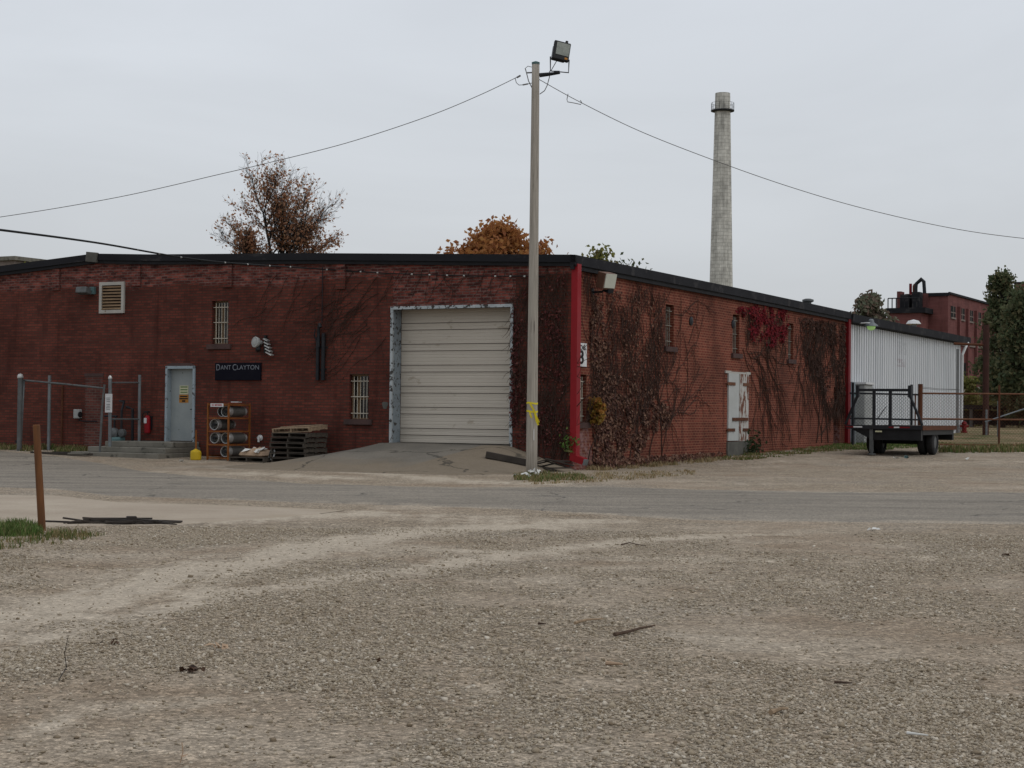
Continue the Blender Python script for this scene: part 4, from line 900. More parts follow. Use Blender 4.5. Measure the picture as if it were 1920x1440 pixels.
# ------------------------------------------------------------------ lamps on the walls
p = F(166, 546); o = bthing('wall_lamp', 'grey boxy wall lamp left of the louvred vent', 'lamp', (p.x, 0, p.z))
k = MB(); k.box((0, -.22, 0), (.42, .28, .2), Matrix.Rotation(math.radians(-12), 3, 'X')); k.build('housing', MT['galv_dk'], o, bevel=.03)
k = MB(); k.b2((.12, -.1, -.1), (.3, 0, .12)); k.tube([(.2, -.08, .02), (.15, -.2, .02)], .04, 8); k.build('bracket', MT['teal'], o)
p = F(490, 643); o = bthing('wall_bell', 'round grey industrial bell with a striped horn on the brick wall', 'bell', (p.x, 0, p.z))
k = MB(); q_ = Vector((-.35, -1, .05)); k.lathe((0, -.03, 0), (-.3, -1, .08), [(.07, -.02), (.07, .1), (.145, .12), (.16, .18), (.16, .21), (.14, .23), (.1, .225), (.085, .24), (0, .25)], 24); k.build('bell_shell', MT['pale_metal'], o, smooth=False)
k = MB(); k.lathe((0, -.12, -.03), (.1, -.3, -1), [(.05, .0), (.08, .2), (.04, .24)], 12); k.build('striker', MT['black'], o)
k = MB(); k.b2((.16, -.1, -.3), (.22, 0, .22)); hb = k.build('horn_mount', MT['black'], o)
k = MB()
for i in range(5):
    z = .1-.1*i; k.box((.27+.03*i, -.12, z-.02), (.16+.015*i, .14, .035), Matrix.Rotation(math.radians(25), 3, 'Y'))
k.build('horn_fins', MT['cyl_ring'], hb)
p = F(488, 821); o = bthing('wall_spigot', 'small white tap fitting low on the brick wall near the pallets', 'spigot', (p.x, 0, p.z))
k = MB(); k.lathe((0, 0, 0), (0, -1, 0), [(.09, 0), (.09, .02), (.05, .03), (.05, .1), (0, .11)], 14); k.tube([(0, -.08, 0), (.04, -.14, -.04), (.05, -.15, -.12)], .03, 8); k.build('tap', MT['whiteobj'], o)
p = S(1110, 527); o = bthing('wall_floodlight', 'brown and white floodlight on a bracket near the top of the vine covered wall', 'floodlight', (0.0, p.y, p.z))
Rf = Matrix.Rotation(math.radians(-22), 3, 'Z') @ Matrix.Rotation(math.radians(14), 3, 'Y')
k = MB(); k.box((.42, 0, 0), (.3, .42, .44), Rf); k.build('housing', MT['hous'], o, bevel=.015)
k = MB(); c = Vector((.42, 0, 0))+Rf @ Vector((.165, 0, .02)); k.box(c, (.03, .38, .38), Rf); k.build('lens', MT['lens'], o)
k = MB(); k.tube([(0, .0, -.3), (.3, 0, -.3), (.42, 0, -.2)], .03, 8); k.b2((0, -.08, -.4), (.03, .08, -.2)); k.box((.48, .05, -.27), (.16, .2, .1), Rf); k.build('bracket', MT['steel_dk'], o)
p = S(1608, 612); o = bthing('barn_lamp', 'barn style lamp glowing greenish at the corner of the white shed', 'lamp', (0, p.y, p.z))
k = MB(); k.tube([(0, -.3, .1), (.5, -.3, .12), (.55, 0, .12)], .025, 8); k.build('arm', MT['whiteobj'], o)
k = MB(); k.lathe((.55, 0, 0), (0, 0, 1), [(.27, .0), (.24, .06), (.12, .14), (.1, .24), (.06, .28), (0, .29)], 20); k.build('shade', MT['galv'], o)
m, nt, b_ = newmat('lamp_glow'); b_.inputs['Base Color'].default_value = (.35, .45, .2, 1); b_.inputs['Emission Color'].default_value = (.36, .66, .2, 1); b_.inputs['Emission Strength'].default_value = .3
k = MB(); k.lathe((.55, 0, 0), (0, 0, 1), [(0, -.17), (.1, -.145), (.16, -.08), (.17, -.005)], 20); k.build('globe', m, o, smooth=True)
# ------------------------------------------------------------------ utility pole, floodlight, wires
pb = G(996.5, 890); PY = pb.y; pt = AT(1004.5, 117, PY)
up = thing('utility_pole', 'tall weathered grey wooden utility pole at the warehouse corner', 'pole', (pb.x, pb.y, pb.z))
T = pt-Vector((pb.x, pb.y, pb.z)); k = MB(); n = 14
k.tube([T*(i/n)-Vector((0, 0, .4 if i == 0 else 0)) for i in range(n+1)], [.14-.048*i/n for i in range(n+1)], 20); k.build('shaft', MT['pole'], up, smooth=True)
k = MB(); k.lathe(T, (0, 0, 1), [(.096, -.05), (.1, .0), (.02, .03), (0, .03)], 16); k.build('pole_cap', MT['teal'], up)
def PP(px, py, dy=0): return AT(px, py, PY+dy)-Vector((pb.x, pb.y, pb.z))
k = MB(); k.tube([PP(1012, 141), PP(1030, 139, -.05), PP(1050, 136.5, -.1)], [.055, .045, .03], 8); k.tube([PP(1009, 139), PP(1016, 139.5)], .03, 8); k.build('lamp_arm', MT['steel_dk'], up)
k = MB(); k.tube([PP(998, 126, .1), PP(990, 124, .0), PP(984, 129)], .008, 5); k.tube([PP(988, 136.5), PP(999, 136)], .018, 6); k.tube([PP(985, 129), PP(988, 140), PP(991, 152), PP(998, 166)], .012, 5); k.tube([PP(966, 147), PP(968, 155), PP(973, 159.5), PP(983, 159), PP(998, 155.5)], .009, 5); k.tube([PP(980, 159.2), PP(990, 157.2)], .018, 6)
k.tube([PP(969, 145.5), PP(976, 141.5)], .022, 6); k.tube([PP(1030.5, 133), PP(1030, 145), PP(1026, 160), PP(1021, 170), PP(1012, 176.5)], .011, 5)
k.build('service_wires', MT['wire'], up)
k = MB(); k.box(PP(1001, 815, -.14), (.02, .02, .28)); k.build('paint_mark', MT['litter_w'], up)
fl = thing('pole_floodlight', 'black square floodlight tilted on a wire yoke above the utility pole', 'floodlight', AT(1049, 136, PY-.1))
fo_ = AT(1049, 136, PY-.1)
def PF_(px, py, dy=0): return AT(px, py, PY-.1+dy)-fo_
k = MB(); k.tube([PF_(1032, 106), PF_(1032, 133), PF_(1066, 136.3), PF_(1067, 112)], .016, 6); k.box(PF_(1044, 135), (.14, .08, .05)); k.tube([PF_(1033, 133), PF_(1045, 112)], .01, 5); k.build('yoke', MT['steel_dk'], fl)
Rh = Matrix.Rotation(math.radians(8), 3, 'Y') @ Matrix.Rotation(math.radians(-16), 3, 'X') @ Matrix.Rotation(math.radians(12), 3, 'Z')
hc = PF_(1052.5, 96.5, .05)
k = MB(); k.box(hc, (.42, .10, .5), Rh); k.box(hc+Rh @ Vector((-.02, .13, 0)), (.34, .16, .38), Rh); ho = k.build('housing', MT['black'], fl, bevel=.025)
k = MB(); k.box(hc+Rh @ Vector((0.02, -.055, .04)), (.33, .012, .33), Rh); k.build('glass', MT['lensdim'], fl)
k = MB(); k.box(hc+Rh @ Vector((.1, 0, .27)), (.06, .06, .07), Rh); k.build('photocell', MT['black'], fl)
k = MB(); k.box(hc+Rh @ Vector((.13, -.054, -.19)), (.07, .01, .05), Rh); k.build('data_plate', MT['notice_or'], ho)
def cable(name, pts, r, mat, label):
    P = [AT(*p) for p in pts]; out = []
    n = len(P)
    for i in range(n-1):
        p0, p1, p2, p3 = P[max(i-1, 0)], P[i], P[i+1], P[min(i+2, n-1)]
        for j in range(8):
            t = j/8; out.append(.5*((2*p1)+(p2-p0)*t+(2*p0-5*p1+4*p2-p3)*t*t+(3*p1-p0-3*p2+p3)*t**3))
    out.append(P[-1]); k = MB(); k.tube(out, r, 6); o = k.build(name, mat); tag(o, label, 'cable'); return out
cable('overhead_cable', [(976, 141.5, PY), (900, 178, PY), (800, 219, PY), (650, 268, PY+.5), (500, 306, PY+1), (415, 326, PY+1.5), (220, 370, PY+2.5), (0, 407, PY+3.5), (-200, 432, PY+4)], .0085, MT['wire'], 'thin grey overhead wire running from the utility pole to the left')
cable('overhead_cable', [(1011, 149, PY), (1085, 190, PY), (1200, 246, PY+.5), (1340, 301, PY+1), (1480, 350, PY+2), (1620, 391, PY+3), (1780, 427, PY+4), (1920, 447, PY+5), (2100, 462, PY+6)], .0085, MT['wire'], 'thin grey overhead wire running from the utility pole to the right')
k = MB(); k.tube([AT(1065, 176, PY), AT(1063, 186, PY), AT(1064, 191, PY), AT(1078, 193.5, PY), AT(1089, 196, PY), AT(1090.5, 192, PY), AT(1088, 188, PY)], .010, 5); tag(k.build('wire_splice', MT['wire']), 'slack loop of splice wire hanging off the right overhead wire', 'wire')
def FW(px, py, off):
    p = F(px, py, off); return B2W(p.x, p.y, p.z)
wp = FW(1022, 518, .04); wl = [(0, 431, 40), (180, 455, 43.0), (380, 488, 45.3)]
CP = [AT(-160, 412, 37)]+[AT(*p) for p in wl]+[FW(580, 503, .35), FW(740, 513, .22), FW(900, 517.5, .12), wp]
out = []
for i in range(len(CP)-1):
    p0, p1, p2, p3 = CP[max(i-1, 0)], CP[i], CP[i+1], CP[min(i+2, len(CP)-1)]
    for j in range(10):
        t = j/10; out.append(.5*((2*p1)+(p2-p0)*t+(2*p0-5*p1+4*p2-p3)*t*t+(3*p1-p0-3*p2+p3)*t**3))
out.append(wp); n = len(out)
k = MB(); k.tube(out, [.032-.018*min(1, i/(n*.75)) for i in range(n)], 6); lc = k.build('lashed_cable', MT['cable']); tag(lc, 'thick black cable with small white ties sagging along the front wall', 'cable')
k = MB()
for i in range(24, n, 2):
    if (i*7) % 5 == 0: continue
    k = MB(); k.lathe(out[i], (out[i]-out[i-1]), [(.022, -.025), (.022, .025)], 8); k.build('cable_tie', MT['tie'], lc)
# caution tape round the pole
o = thing('caution_tape', 'torn yellow caution tape tied round the utility pole', 'tape', (pb.x, pb.y, pb.z))
k = MB()
for py, dz in ((756, .0), (770.5, .02)):
    c = PP(997, py); cc = Vector((T.x*c.z/T.z, T.y*c.z/T.z, c.z)); pts = [cc+Vector((math.cos(a)*.138, math.sin(a)*.138, dz*math.sin(a)+.012*math.sin(a*2))) for a in np.linspace(0, 6.283, 25)[:-1]]
    for i in range(24):
        p_, q_ = pts[i], pts[(i+1) % 24]; u = Vector((0, 0, .022)); k.quad(p_-u, q_-u, q_+u, p_+u)
def rib(pts, w_):
    for p_, q_ in zip(pts[:-1], pts[1:]):
        d = (q_-p_).normalized(); s = d.cross(Vector((0.3, 1, .1))).normalized()*w_; k.quad(p_-s, p_+s, q_+s, q_-s)
rib([PP(994, 757, -.15), PP(998, 764, -.16), PP(1002, 771, -.16), PP(1004, 780, -.15), PP(1006, 790, -.14), PP(1009.5, 797, -.13)], .024)
rib([PP(993, 772, -.15), PP(995, 779, -.16), PP(997, 784, -.15)], .02); rib([PP(1002, 772, -.15), PP(1007, 783, -.15), PP(1011, 792, -.14)], .016); rib([PP(1000, 771, -.155), PP(1004, 776, -.16), PP(1006, 786, -.16), PP(1008, 793, -.15)], .022)
k.build('tape_strips', MT['tape'], o)
o = thing('white_tape', 'strip of white tape lying on the grass at the foot of the utility pole', 'litter', (pb.x, pb.y-.25, 0))
k = MB(); g0 = Vector((pb.x, pb.y-.25, 0)); pl = [(957, 899), (963, 896), (972, 892.5), (985, 893), (994, 895), (1002, 891), (1008, 893), (1013, 890)]
P = [G(*p)-g0+Vector((0, 0, .03+.05*(i % 2))) for i, p in enumerate(pl)]
for p_, q_ in zip(P[:-1], P[1:]):
    s = Vector((.02, .05, .02)); k.quad(p_-s, p_+s, q_+s, q_-s)
for i in range(7): k.leaf(P[5]+Vector((random.uniform(-.12, .12), random.uniform(-.1, .1), random.uniform(0, .05))), .09)
k.build('tape_strips', MT['litter_w'], o)
# ------------------------------------------------------------------ pipes-and-posts fence by the entrance
def postat(px, off, ptop, r, mat, name, label, cap=True, n=10):
    x = F(px, 780, off).x; z0 = bgz(x, -off); w0 = B2W(x, -off, z0); zt = AT(px, ptop, w0.y).z
    o = thing(name, label, 'fence post', w0, -A); k = MB(); k.tube([(0, 0, -.2), (0, 0, zt-z0)], r, n); k.build('pipe', mat, o)
    if cap: k = MB(); k.lathe((0, 0, zt-z0), (0, 0, 1), [(r*1.25, -.05), (r*1.3, .0), (r*.9, .07), (0, .1)], 12); k.build('post_cap', MT['cyl_ring'], o)
    return o, w0, zt-z0
postat(37, 1.3, 706, .075, MT['galv_dk'], 'gate_post', 'thick galvanised gate post with a domed cap at far left')
postat(92, .5, 704, .05, MT['galv'], 'fence_post', 'galvanised fence post standing alone against the wall inside the gate', False)
x0, x1 = F(42, 780, 1.2).x, F(190, 780, 1.9).x
gp0 = B2W(x0, -1.2, 0); gp1 = B2W(x1, -1.9, 0); gp0.z = gz(gp0.x, gp0.y); gp1.z = gz(gp1.x, gp1.y)
o = thing('pipe_gate', 'open pipe gate leaf with a sloping top rail near the entrance steps', 'gate', gp0); 
def GT(px, py, f): return AT(px, py, gp0.y+(gp1.y-gp0.y)*f)-gp0
k = MB(); k.tube([GT(38, 846, 0), GT(45, 713, 0)], .036, 8); k.build('hinge_stile', MT['galv'], o)
k = MB(); k.tube([GT(187, 848, 1), GT(192, 760, 1), GT(196, 721, 1)], .034, 8); k.build('end_stile', MT['galv_dk'], o)
k = MB(); k.tube([GT(44, 713, 0), GT(120, 720, .5), GT(195, 728, 1)], .028, 8); k.build('top_rail', MT['galv_dk'], o)
k = MB(); 
for (px, py, f) in ((39, 775, 0), (36.5, 828, 0)): k = MB(); k.b2(GT(px, py, f)-Vector((.11, .05, .04)), GT(px, py, f)+Vector((.06, .05, .04))); k.build('hinge', MT['steel_dk'], o)
xc, xd = F(207, 780, 1.5).x, F(262, 780, .4).x; wc = B2W(xc, -1.5, 0); wd_ = B2W(xd, -.4, 0); wc.z = gz(wc.x, wc.y); wd_.z = gz(wd_.x, wd_.y)
o = thing('pipe_fence', 'short galvanised pipe fence panel left of the entrance steps', 'fence', wc)
def FT(px, py, f): return AT(px, py, wc.y+(wd_.y-wc.y)*f)-wc
k = MB(); k.tube([FT(206, 850, 0), FT(206.5, 708, 0)], .052, 10); pc = k.build('post', MT['galv'], o); k = MB(); k.lathe(FT(206.5, 708, 0), (0, 0, 1), [(.06, -.04), (.06, 0), (.03, .06), (0, .07)], 10); k.build('post_cap', MT['cyl_ring'], pc)
k = MB(); k.tube([FT(261, 835, 1), FT(262, 703, 1)], .045, 10); k.build('post', MT['galv'], o)
for py in (717.5, 786): k = MB(); k.tube([FT(207, py, 0), FT(262, py, 1)], .026, 8); k.build('rail', MT['galv_dk'], o)
o = thing('notice_sign', 'narrow white notice sign fixed to the fence post by the steps', 'sign', FT(206.5, 756, 0)+wc, math.radians(-20))
k = MB(); k.b2((-.12, -.085, -.275), (.12, -.07, .275)); k.build('board', MT['whiteobj'], o, bevel=.005)
k = MB()
for i in range(9):
    if i in (0, 4): continue
    z = .2-.048*i; w_ = (.055, .07, .06)[i % 3]; k = MB(); k.b2((-w_-.01, -.09, z-.008), (w_*.9, -.0855, z+.008)); k.build('text_line', MT['galv'], o)
# meter box, gas meter, extinguisher
p = F(149, 776); o = bthing('meter_box', 'small grey electrical meter box on the wall behind the open gate', 'meter box', (p.x, 0, p.z))
k = MB(); k.b2((-.13, -.14, -.14), (.11, 0, .14)); k.build('box', MT['pale_metal'], o, bevel=.02); k = MB(); k.tube([(.05, -.07, -.14), (.05, -.07, -.2), (.2, -.06, -.22), (.75, -.06, -.22)], .018, 6); k.build('conduit', MT['steel_dk'], o)
k = MB(); k.lathe((.1, -.1, -.02), (1, 0, 0), [(.09, 0), (.09, .03), (0, .04)], 12); k.build('lever', MT['black'], o)
p = F(220, 838, .5); o = bthing('gas_meter', 'old grey gas meter with iron pipes against the wall beside the steps', 'gas meter', (p.x, -.5, bgz(p.x, -.5)))
k = MB(); k.b2((-.2, -.16, .02), (.2, .16, .5)); k.build('meter_body', MT['teal'], o, bevel=.06)
k = MB(); k.lathe((-.1, -.05, .6), (0, -1, 0), [(.17, -.06), (.17, .06), (.08, .1), (0, .11)], 16); k.lathe((.2, -.02, .62), (0, -1, 0), [(.12, -.06), (.12, .06), (0, .08)], 14); k.build('regulator', MT['galv_dk'], o)
k = MB(); k.tube([(-.12, 0, .5), (-.12, 0, 1.05), (-.12, .1, 1.12), (-.6, .1, 1.12)], .03, 8); k.tube([(.15, 0, .5), (.15, 0, 1.3), (.15, .1, 1.55), (-.1, .2, 1.58), (-.1, .4, 1.58)], .035, 8); k.tube([(.45, .15, -.05), (.45, .15, 1.35), (.2, .15, 1.4)], .04, 8); k.build('pipes', MT['steel_dk'], o)
p = F(281, 812); ez = F(281, 811).z; o = bthing('fire_extinguisher', 'red fire extinguisher hung on the brick wall left of the pale blue door', 'fire extinguisher', (p.x, -.02, ez))
k = MB(); k.lathe((0, -.1, -.02), (0, 0, 1), [(.075, 0), (.09, .02), (.09, .42), (.07, .5), (.03, .54)], 18); k.build('cylinder', MT['red'], o, smooth=False)
k = MB(); k.b2((-.06, -.195, .28), (.04, -.188, .44)); k.build('label', MT['whiteobj'], o)
k = MB(); k.tube([(0, -.1, .53), (0, -.1, .6), (-.08, -.14, .62), (-.15, -.14, .56), (-.17, -.12, .4), (-.16, -.12, .3)], .016, 6); k.b2((-.1, -.15, .6), (.04, -.05, .64)); k.build('hose', MT['black'], o)
k = MB(); k.b2((-.1, -.02, .1), (.1, .018, .5)); k.build('bracket', MT['steel_dk'], o)
# ash can
p = F(367, 866, 1.75); o = bthing('ash_can', 'yellow cigarette ash can with a thin neck beside the concrete steps', 'ash can', (p.x, -1.75, bgz(p.x, -1.75)))
k = MB(); k.lathe((0, 0, 0), (0, 0, 1), [(.14, 0), (.155, .02), (.155, .22), (.14, .26), (.05, .3), (.035, .32)], 20); k.build('can', MT['yellow'], o); k = MB(); k.lathe((0, 0, .32), (0, 0, 1), [(.03, 0), (.024, .03), (.022, .5), (.028, .52), (0, .53)], 10); k.build('neck', MT['orange'], o)
# ------------------------------------------------------------------ cylinder rack
px0 = F(389, 862, 1.5).x; px1 = F(427.5, 862, 1.5).x; RW = px1-px0; RD = .98; rz0 = bgz(px0, -1.5)-.0
RH = AT(390, 756, B2W(px0, -1.5, 0).y).z-rz0
rk = bthing('cylinder_rack', 'rusty orange steel rack holding gas cylinders against the brick wall', 'rack', (px0, -1.5, rz0))
for x in (0.0, RW):
    for y in (0.0, RD):
        k = MB(); k.b2((x-.022, y-.022, 0), (x+.022, y+.022, RH)); k.build('post', MT['orange'], rk)
for i in range(5):
    z = .07+(RH-.1)*i/4; k = MB()
    for y in (0, RD): k.b2((.03, y-.025, z-.03), (RW-.03, y+.025, z+.005))
    for x in (0, RW): k.b2((x-.02, .03, z-.03), (x+.02, RD-.03, z+.005))
    if i < 4:
        for x in (.2, .38, .56): k.b2((x-.012, .026, z-.012), (x+.012, RD-.026, z+.01))
    else: k.b2((.02, .02, z+.02), (RW-.02, RD-.02, z+.03))
    k.build('shelf', MT['orange'], rk)
for y in (.18,): 
    k = MB(); k.b2((-.006, .03, .1), (.0, RD-.03, .14)); k.build('side_bar', MT['orange'], rk)
k = MB(); k.b2((.12, -.05, RH-.1), (RW*.78, -.032, RH-.005)); so__ = k.build('rack_sign', MT['whiteobj'], rk)
text('lettering', 'NO SMOKING', MT['ink_red'], so__, (.12+(RW*.78-.12)/2, -.0515, RH-.052), .07, RX90, RW*.5, .001, 1, .002)
k = MB(); k.box((.3, .65, .012), (.22, .3, .02), Matrix.Rotation(.3, 3, 'Z'))
pp = bthing('paper_stack', 'white paper lying on top of the orange cylinder rack', 'paper', (px0+.2, -1.5, rz0+RH+.03)); k.build('sheets', MT['whiteobj'], pp)
def mkcyl(label):
    o = thing('gas_cylinder', label, 'gas cylinder', (0, 0, 0), -A, 'gas cylinders lying in the orange rack')
    k = MB(); k.lathe((0, 0, 0), (0, 1, 0), [(.05, .06), (.12, .09), (.15, .15), (.155, .2), (.155, .7), (.13, .77), (.1, .79)], 24); k.build('body', MT['cyl'], o, smooth=False)
    k = MB(); k.lathe((0, 0, 0), (0, 1, 0), [(.138, 0), (.15, -.004), (.158, .01), (.155, .17), (.148, .17), (.146, .01), (.138, .01)], 28, caps=False); k.build('collar', MT['cyl_ring'], o)
    k = MB(); k.lathe((0, 0, 0), (0, 1, 0), [(.028, .08), (.028, .0), (.045, -.0), (.045, .02)], 10); k.b2((-.05, .0, -.015), (.07, .05, .015)); k.build('valve', MT['steel_dk'], o)
    k = MB(); k.lathe((0, 0, 0), (0, 1, 0), [(.125, .77), (.13, .85), (.12, .85)], 20, caps=False); k.build('foot_ring', MT['cyl_ring'], o)
    return o
rows = [(0, .60, .04, 'gas cylinder alone on the bottom shelf of the orange rack'), (1, .2, .02, 'left gas cylinder on the second lowest shelf of the orange rack'), (1, .62, .04, 'right gas cylinder on the second lowest shelf of the orange rack'),
        (2, .2, .0, 'gas cylinder alone on the third shelf up of the orange rack'), (3, .24, .3, 'gas cylinder pushed back at the left of the rack top shelf'), (3, .57, .08, 'gas cylinder at the front right of the rack top shelf')]
first = None
for (r, x, dy, lb) in rows:
    z = .07+(RH-.1)*r/4+.02+.16; w_ = B2W(px0+x*RW/.8+.02, -1.5+.02+dy, rz0+z)
    if first is None: first = mkcyl(lb); first.location = w_
    else: dup(first, w_, -A, lb)
# ------------------------------------------------------------------ pallets
def mkpallet(label, mat):
    o = thing('wooden_pallet', label, 'pallet', (0, 0, 0), -A, 'pallets stacked by the roller door ramp'); L, D = 1.2, 1.05
    k = MB()
    for i in range(7): y = -D/2+.05+(D-.1)*i/6; k.b2((-L/2, y-.048, .105), (L/2, y+.048, .125))
    k.build('top_boards', mat, o)
    for x in (-L/2+.03, 0, L/2-.03): k = MB(); k.b2((x-.022, -D/2+.003, .02), (x+.022, D/2-.003, .105)); k.build('stringer', mat, o)
    k = MB()
    for i in (0, 3, 6): y = -D/2+.06+(D-.12)*i/6; k.b2((-L/2, y-.055, 0), (L/2, y+.055, .02))
    k.build('bottom_boards', mat, o); return o
pc_ = F(557, 862, 1.0); bx_, by_ = pc_.x+.06, -.98; z = bgz(bx_, by_)
ords = ['bottom pallet of the stack by the ramp', 'second pallet from the bottom of the stack by the ramp', 'third pallet from the bottom of the stack by the ramp', 'fourth pallet from the bottom of the stack by the ramp', 'pallet third from the top of the stack by the ramp', 'pallet second from the top of the stack by the ramp', 'tan topmost pallet of the stack by the ramp']
p0 = mkpallet('grey '+ords[0], MT['pallet'])
for i in range(7):
    w_ = B2W(bx_+random.uniform(-.05, .05), by_+random.uniform(-.05, .05), z+.142*i+.002); rzz = -A+random.uniform(-.05, .05)
    if i == 0: p0.location = w_
    elif i < 6: dup(p0, w_, rzz, 'grey '+ords[i])
    else:
        t_p = mkpallet(ords[6], MT['pallet_new']); t_p.location = B2W(bx_-.02, by_+.05, z+.142*i+.03); t_p.rotation_euler = (math.radians(4), math.radians(-2.5), -A+.1)
        k = MB()
        for (x, y, r, l) in ((-.1, .1, .5, 1.0), (.2, -.1, 2.7, .8), (.1, .25, .2, .9)): k.box((x, y, .14), (l, .09, .02), Matrix.Rotation(r, 3, 'Z'))
        k.build('loose_boards', MT['pallet_new'], t_p)
pc_ = F(478, 864, 1.3); w_ = B2W(pc_.x, -1.2, bgz(pc_.x, -1.2)); dup(p0, w_, -A+.03, 'grey pallet flat on the ground under a cardboard sack', 'low pallets')
o = thing('cardboard_bundle', 'crumpled tan cardboard and sacking bundle on a low pallet', 'bundle', (w_.x, w_.y, w_.z+.13), -A)
k = MB(); k.lathe((0, 0, 0), (0, 0, 1), [(.42, 0), (.5, .05), (.46, .13), (.3, .2), (.1, .22), (0, .2)], 14)
k.v = [(x*1.15*(1+.25*noise.noise((x*4, y*4, z*4))), y*.75, z*(1+.5*noise.noise((x*5, y*5, 3)))) for x, y, z in k.v]; k.build('cardboard', MT['card'], o)
k = MB()
for i in range(12): k.leaf((random.uniform(-.3, .3), random.uniform(-.35, .1), .16+random.uniform(0, .07)), .18, Vector((random.gauss(0, .3), -.5, 1)))
k.build('paper_scraps', MT['litter_w'], o)
o = thing('plastic_reel', 'dark reel with a white rim leaning beside the cardboard bundle', 'reel', B2W(pc_.x+.62, -1.35, w_.z+.22), -A)
k = MB(); k.lathe((0, 0, 0), (-.5, -1, .25), [(.04, -.04), (.13, -.04), (.13, .03), (.04, .04)], 20); k.build('hub', MT['black'], o); k = MB(); k.ring((0, 0, 0), (-.5, -1, .25), .15, .022, 24, 6); k.build('rim', MT['whiteobj'], o)
# ------------------------------------------------------------------ timber and scrap near the pole
a, b = G(911, 870), G(1000, 866.5); a = B2W(F(911, 866, 2.2).x, -2.2, 0); b = B2W(F(1001, 866, 1.7).x, -1.7, 0)
for v in (a, b): q = W2B(v); v.z = hz(q.x, q.y)+.1
o = thing('timber_beam', 'long dark railway timber lying behind the utility pole', 'timber', (a+b)/2); d = b-a; k = MB(); k.box((0, 0, 0), (d.length, .17, .17), d.to_track_quat('X', 'Z').to_matrix()); k.build('timber', MT['beam'], o, bevel=.015)
c = B2W(F(1018, 876, 1.5).x, -1.4, 0); c.z = gz(c.x, c.y)+.05; o = thing('scrap_pile', 'small heap of broken dark boards between utility pole and wall', 'scrap', c); k = MB()
for i in range(7): k.box((random.uniform(-.4, .4), random.uniform(-.2, .2), .05+.05*i*.6), (random.uniform(.5, .9), .12, .03), Matrix.Rotation(random.uniform(-.5, .5), 3, 'Z') @ Matrix.Rotation(random.uniform(-.35, .35), 3, 'Y'))
k.build('boards', MT['beam'], o)
# brown post and plank heap on the left
g = G(79, 995); o = thing('wooden_post', 'leaning round brown wooden post in the grass at left', 'post', g); t = AT(68, 796, g.y)-g; k = MB()
k.tube([t*(-.1), t*.0, t*.35, t*.7, t*.985, t], [.047, .046, .045, .044, .043, .038], 20); k.build('shaft', MT['post'], o, smooth=True)
g = G(222, 982); o = thing('plank_heap', 'low heap of broken dark planks and sticks on the concrete slab', 'scrap', g); k = MB()
for i in range(26):
    x = random.gauss(0, .42); k.box((x, random.gauss(0, .1), .015+random.random()*.05*max(.2, 1-abs(x))), (random.uniform(.2, .8), random.uniform(.03, .08), .02), Matrix.Rotation(random.gauss(.05, .35), 3, 'Z') @ Matrix.Rotation(random.gauss(0, .07), 3, 'Y'))
k.build('planks', MT['beam'], o); k = MB(); k.box((.17, 0, .06), (.13, .12, .08), Matrix.Rotation(.3, 3, 'Z')); k.build('block', MT['bark'], o, bevel=.01)
# debris along the wall foot at left
def debris(name, label, px, off, mat, parts):
    x = F(px, 840, off).x; w_ = B2W(x, -off, bgz(x, -off)); o = thing(name, label, 'debris', w_, -A); k = MB()
    for (c, d, r) in parts: k.box(c, d, Matrix.Rotation(r, 3, 'Z'))
    k.build('boards', mat, o)
debris('plank', 'long dark plank lying on the ground below the open gate', 115, 2.1, MT['beam'], [((0, 0, .04), (2.6, .14, .06), -.12), ((.3, .2, .05), (1.5, .1, .08), .02)])
debris('plank', 'pale weathered plank lying near the fence post by the steps', 147, 2.3, MT['concrete'], [((0, 0, .07), (.75, .12, .04), -.06)])
x = F(46, 838, 1.0).x; w_ = B2W(x, -1.2, bgz(x, -1.2)); o = thing('standpipe_cap', 'short rusty capped standpipe at the foot of the thick gate post', 'standpipe', w_); k = MB(); k.lathe((0, 0, 0), (0, 0, 1), [(.07, 0), (.07, .2), (.1, .21), (.1, .27), (0, .29)], 14); k.build('pipe', MT['rust_lt'], o)
# ------------------------------------------------------------------ flatbed trailer (axes follow the warehouse)
tg = G(1640, 842); TA = A
q0 = AT(1587, 800, 57.5); ang = -A
tr = thing('flatbed_trailer', 'black flatbed trailer with a pipe headboard parked by the white shed', 'trailer', (q0.x, q0.y, gz(q0.x+1.2, q0.y+1)), ang)
DZ = AT(1587, 797, 57.5).z-tr.location.z; TW = 2.55; TL = 4.6
k = MB(); k.b2((0, 0, DZ-.1), (TW, TL, DZ)); dk = k.build('deck', MT['beam'], tr)
k = MB(); k.b2((TW+.002, 0, DZ-.14), (TW+.03, TL, DZ+.005)); k.b2((0, TL+.002, DZ-.14), (TW, TL+.03, DZ+.005)); k.build('deck_rail', MT['rust'], tr); k = MB(); k.b2((-.01, -.03, DZ-.12), (TW+.01, -.002, DZ+.01)); k.build('front_rail', MT['steel_dk'], tr)
k = MB()
for x0_, x1_ in ((.25, .55), (1.62, 1.8)): k.b2((x0_, -.036, DZ-.075), (x1_, -.031, DZ-.03))
k.build('reflector', MT['whiteobj'], tr)
k = MB()
for x0_, x1_ in ((.0, .25), (1.45, 1.62), (1.8, 2.15)): k.b2((x0_, -.036, DZ-.075), (x1_, -.031, DZ-.03))
k.build('reflector', MT['red_dull'], tr)
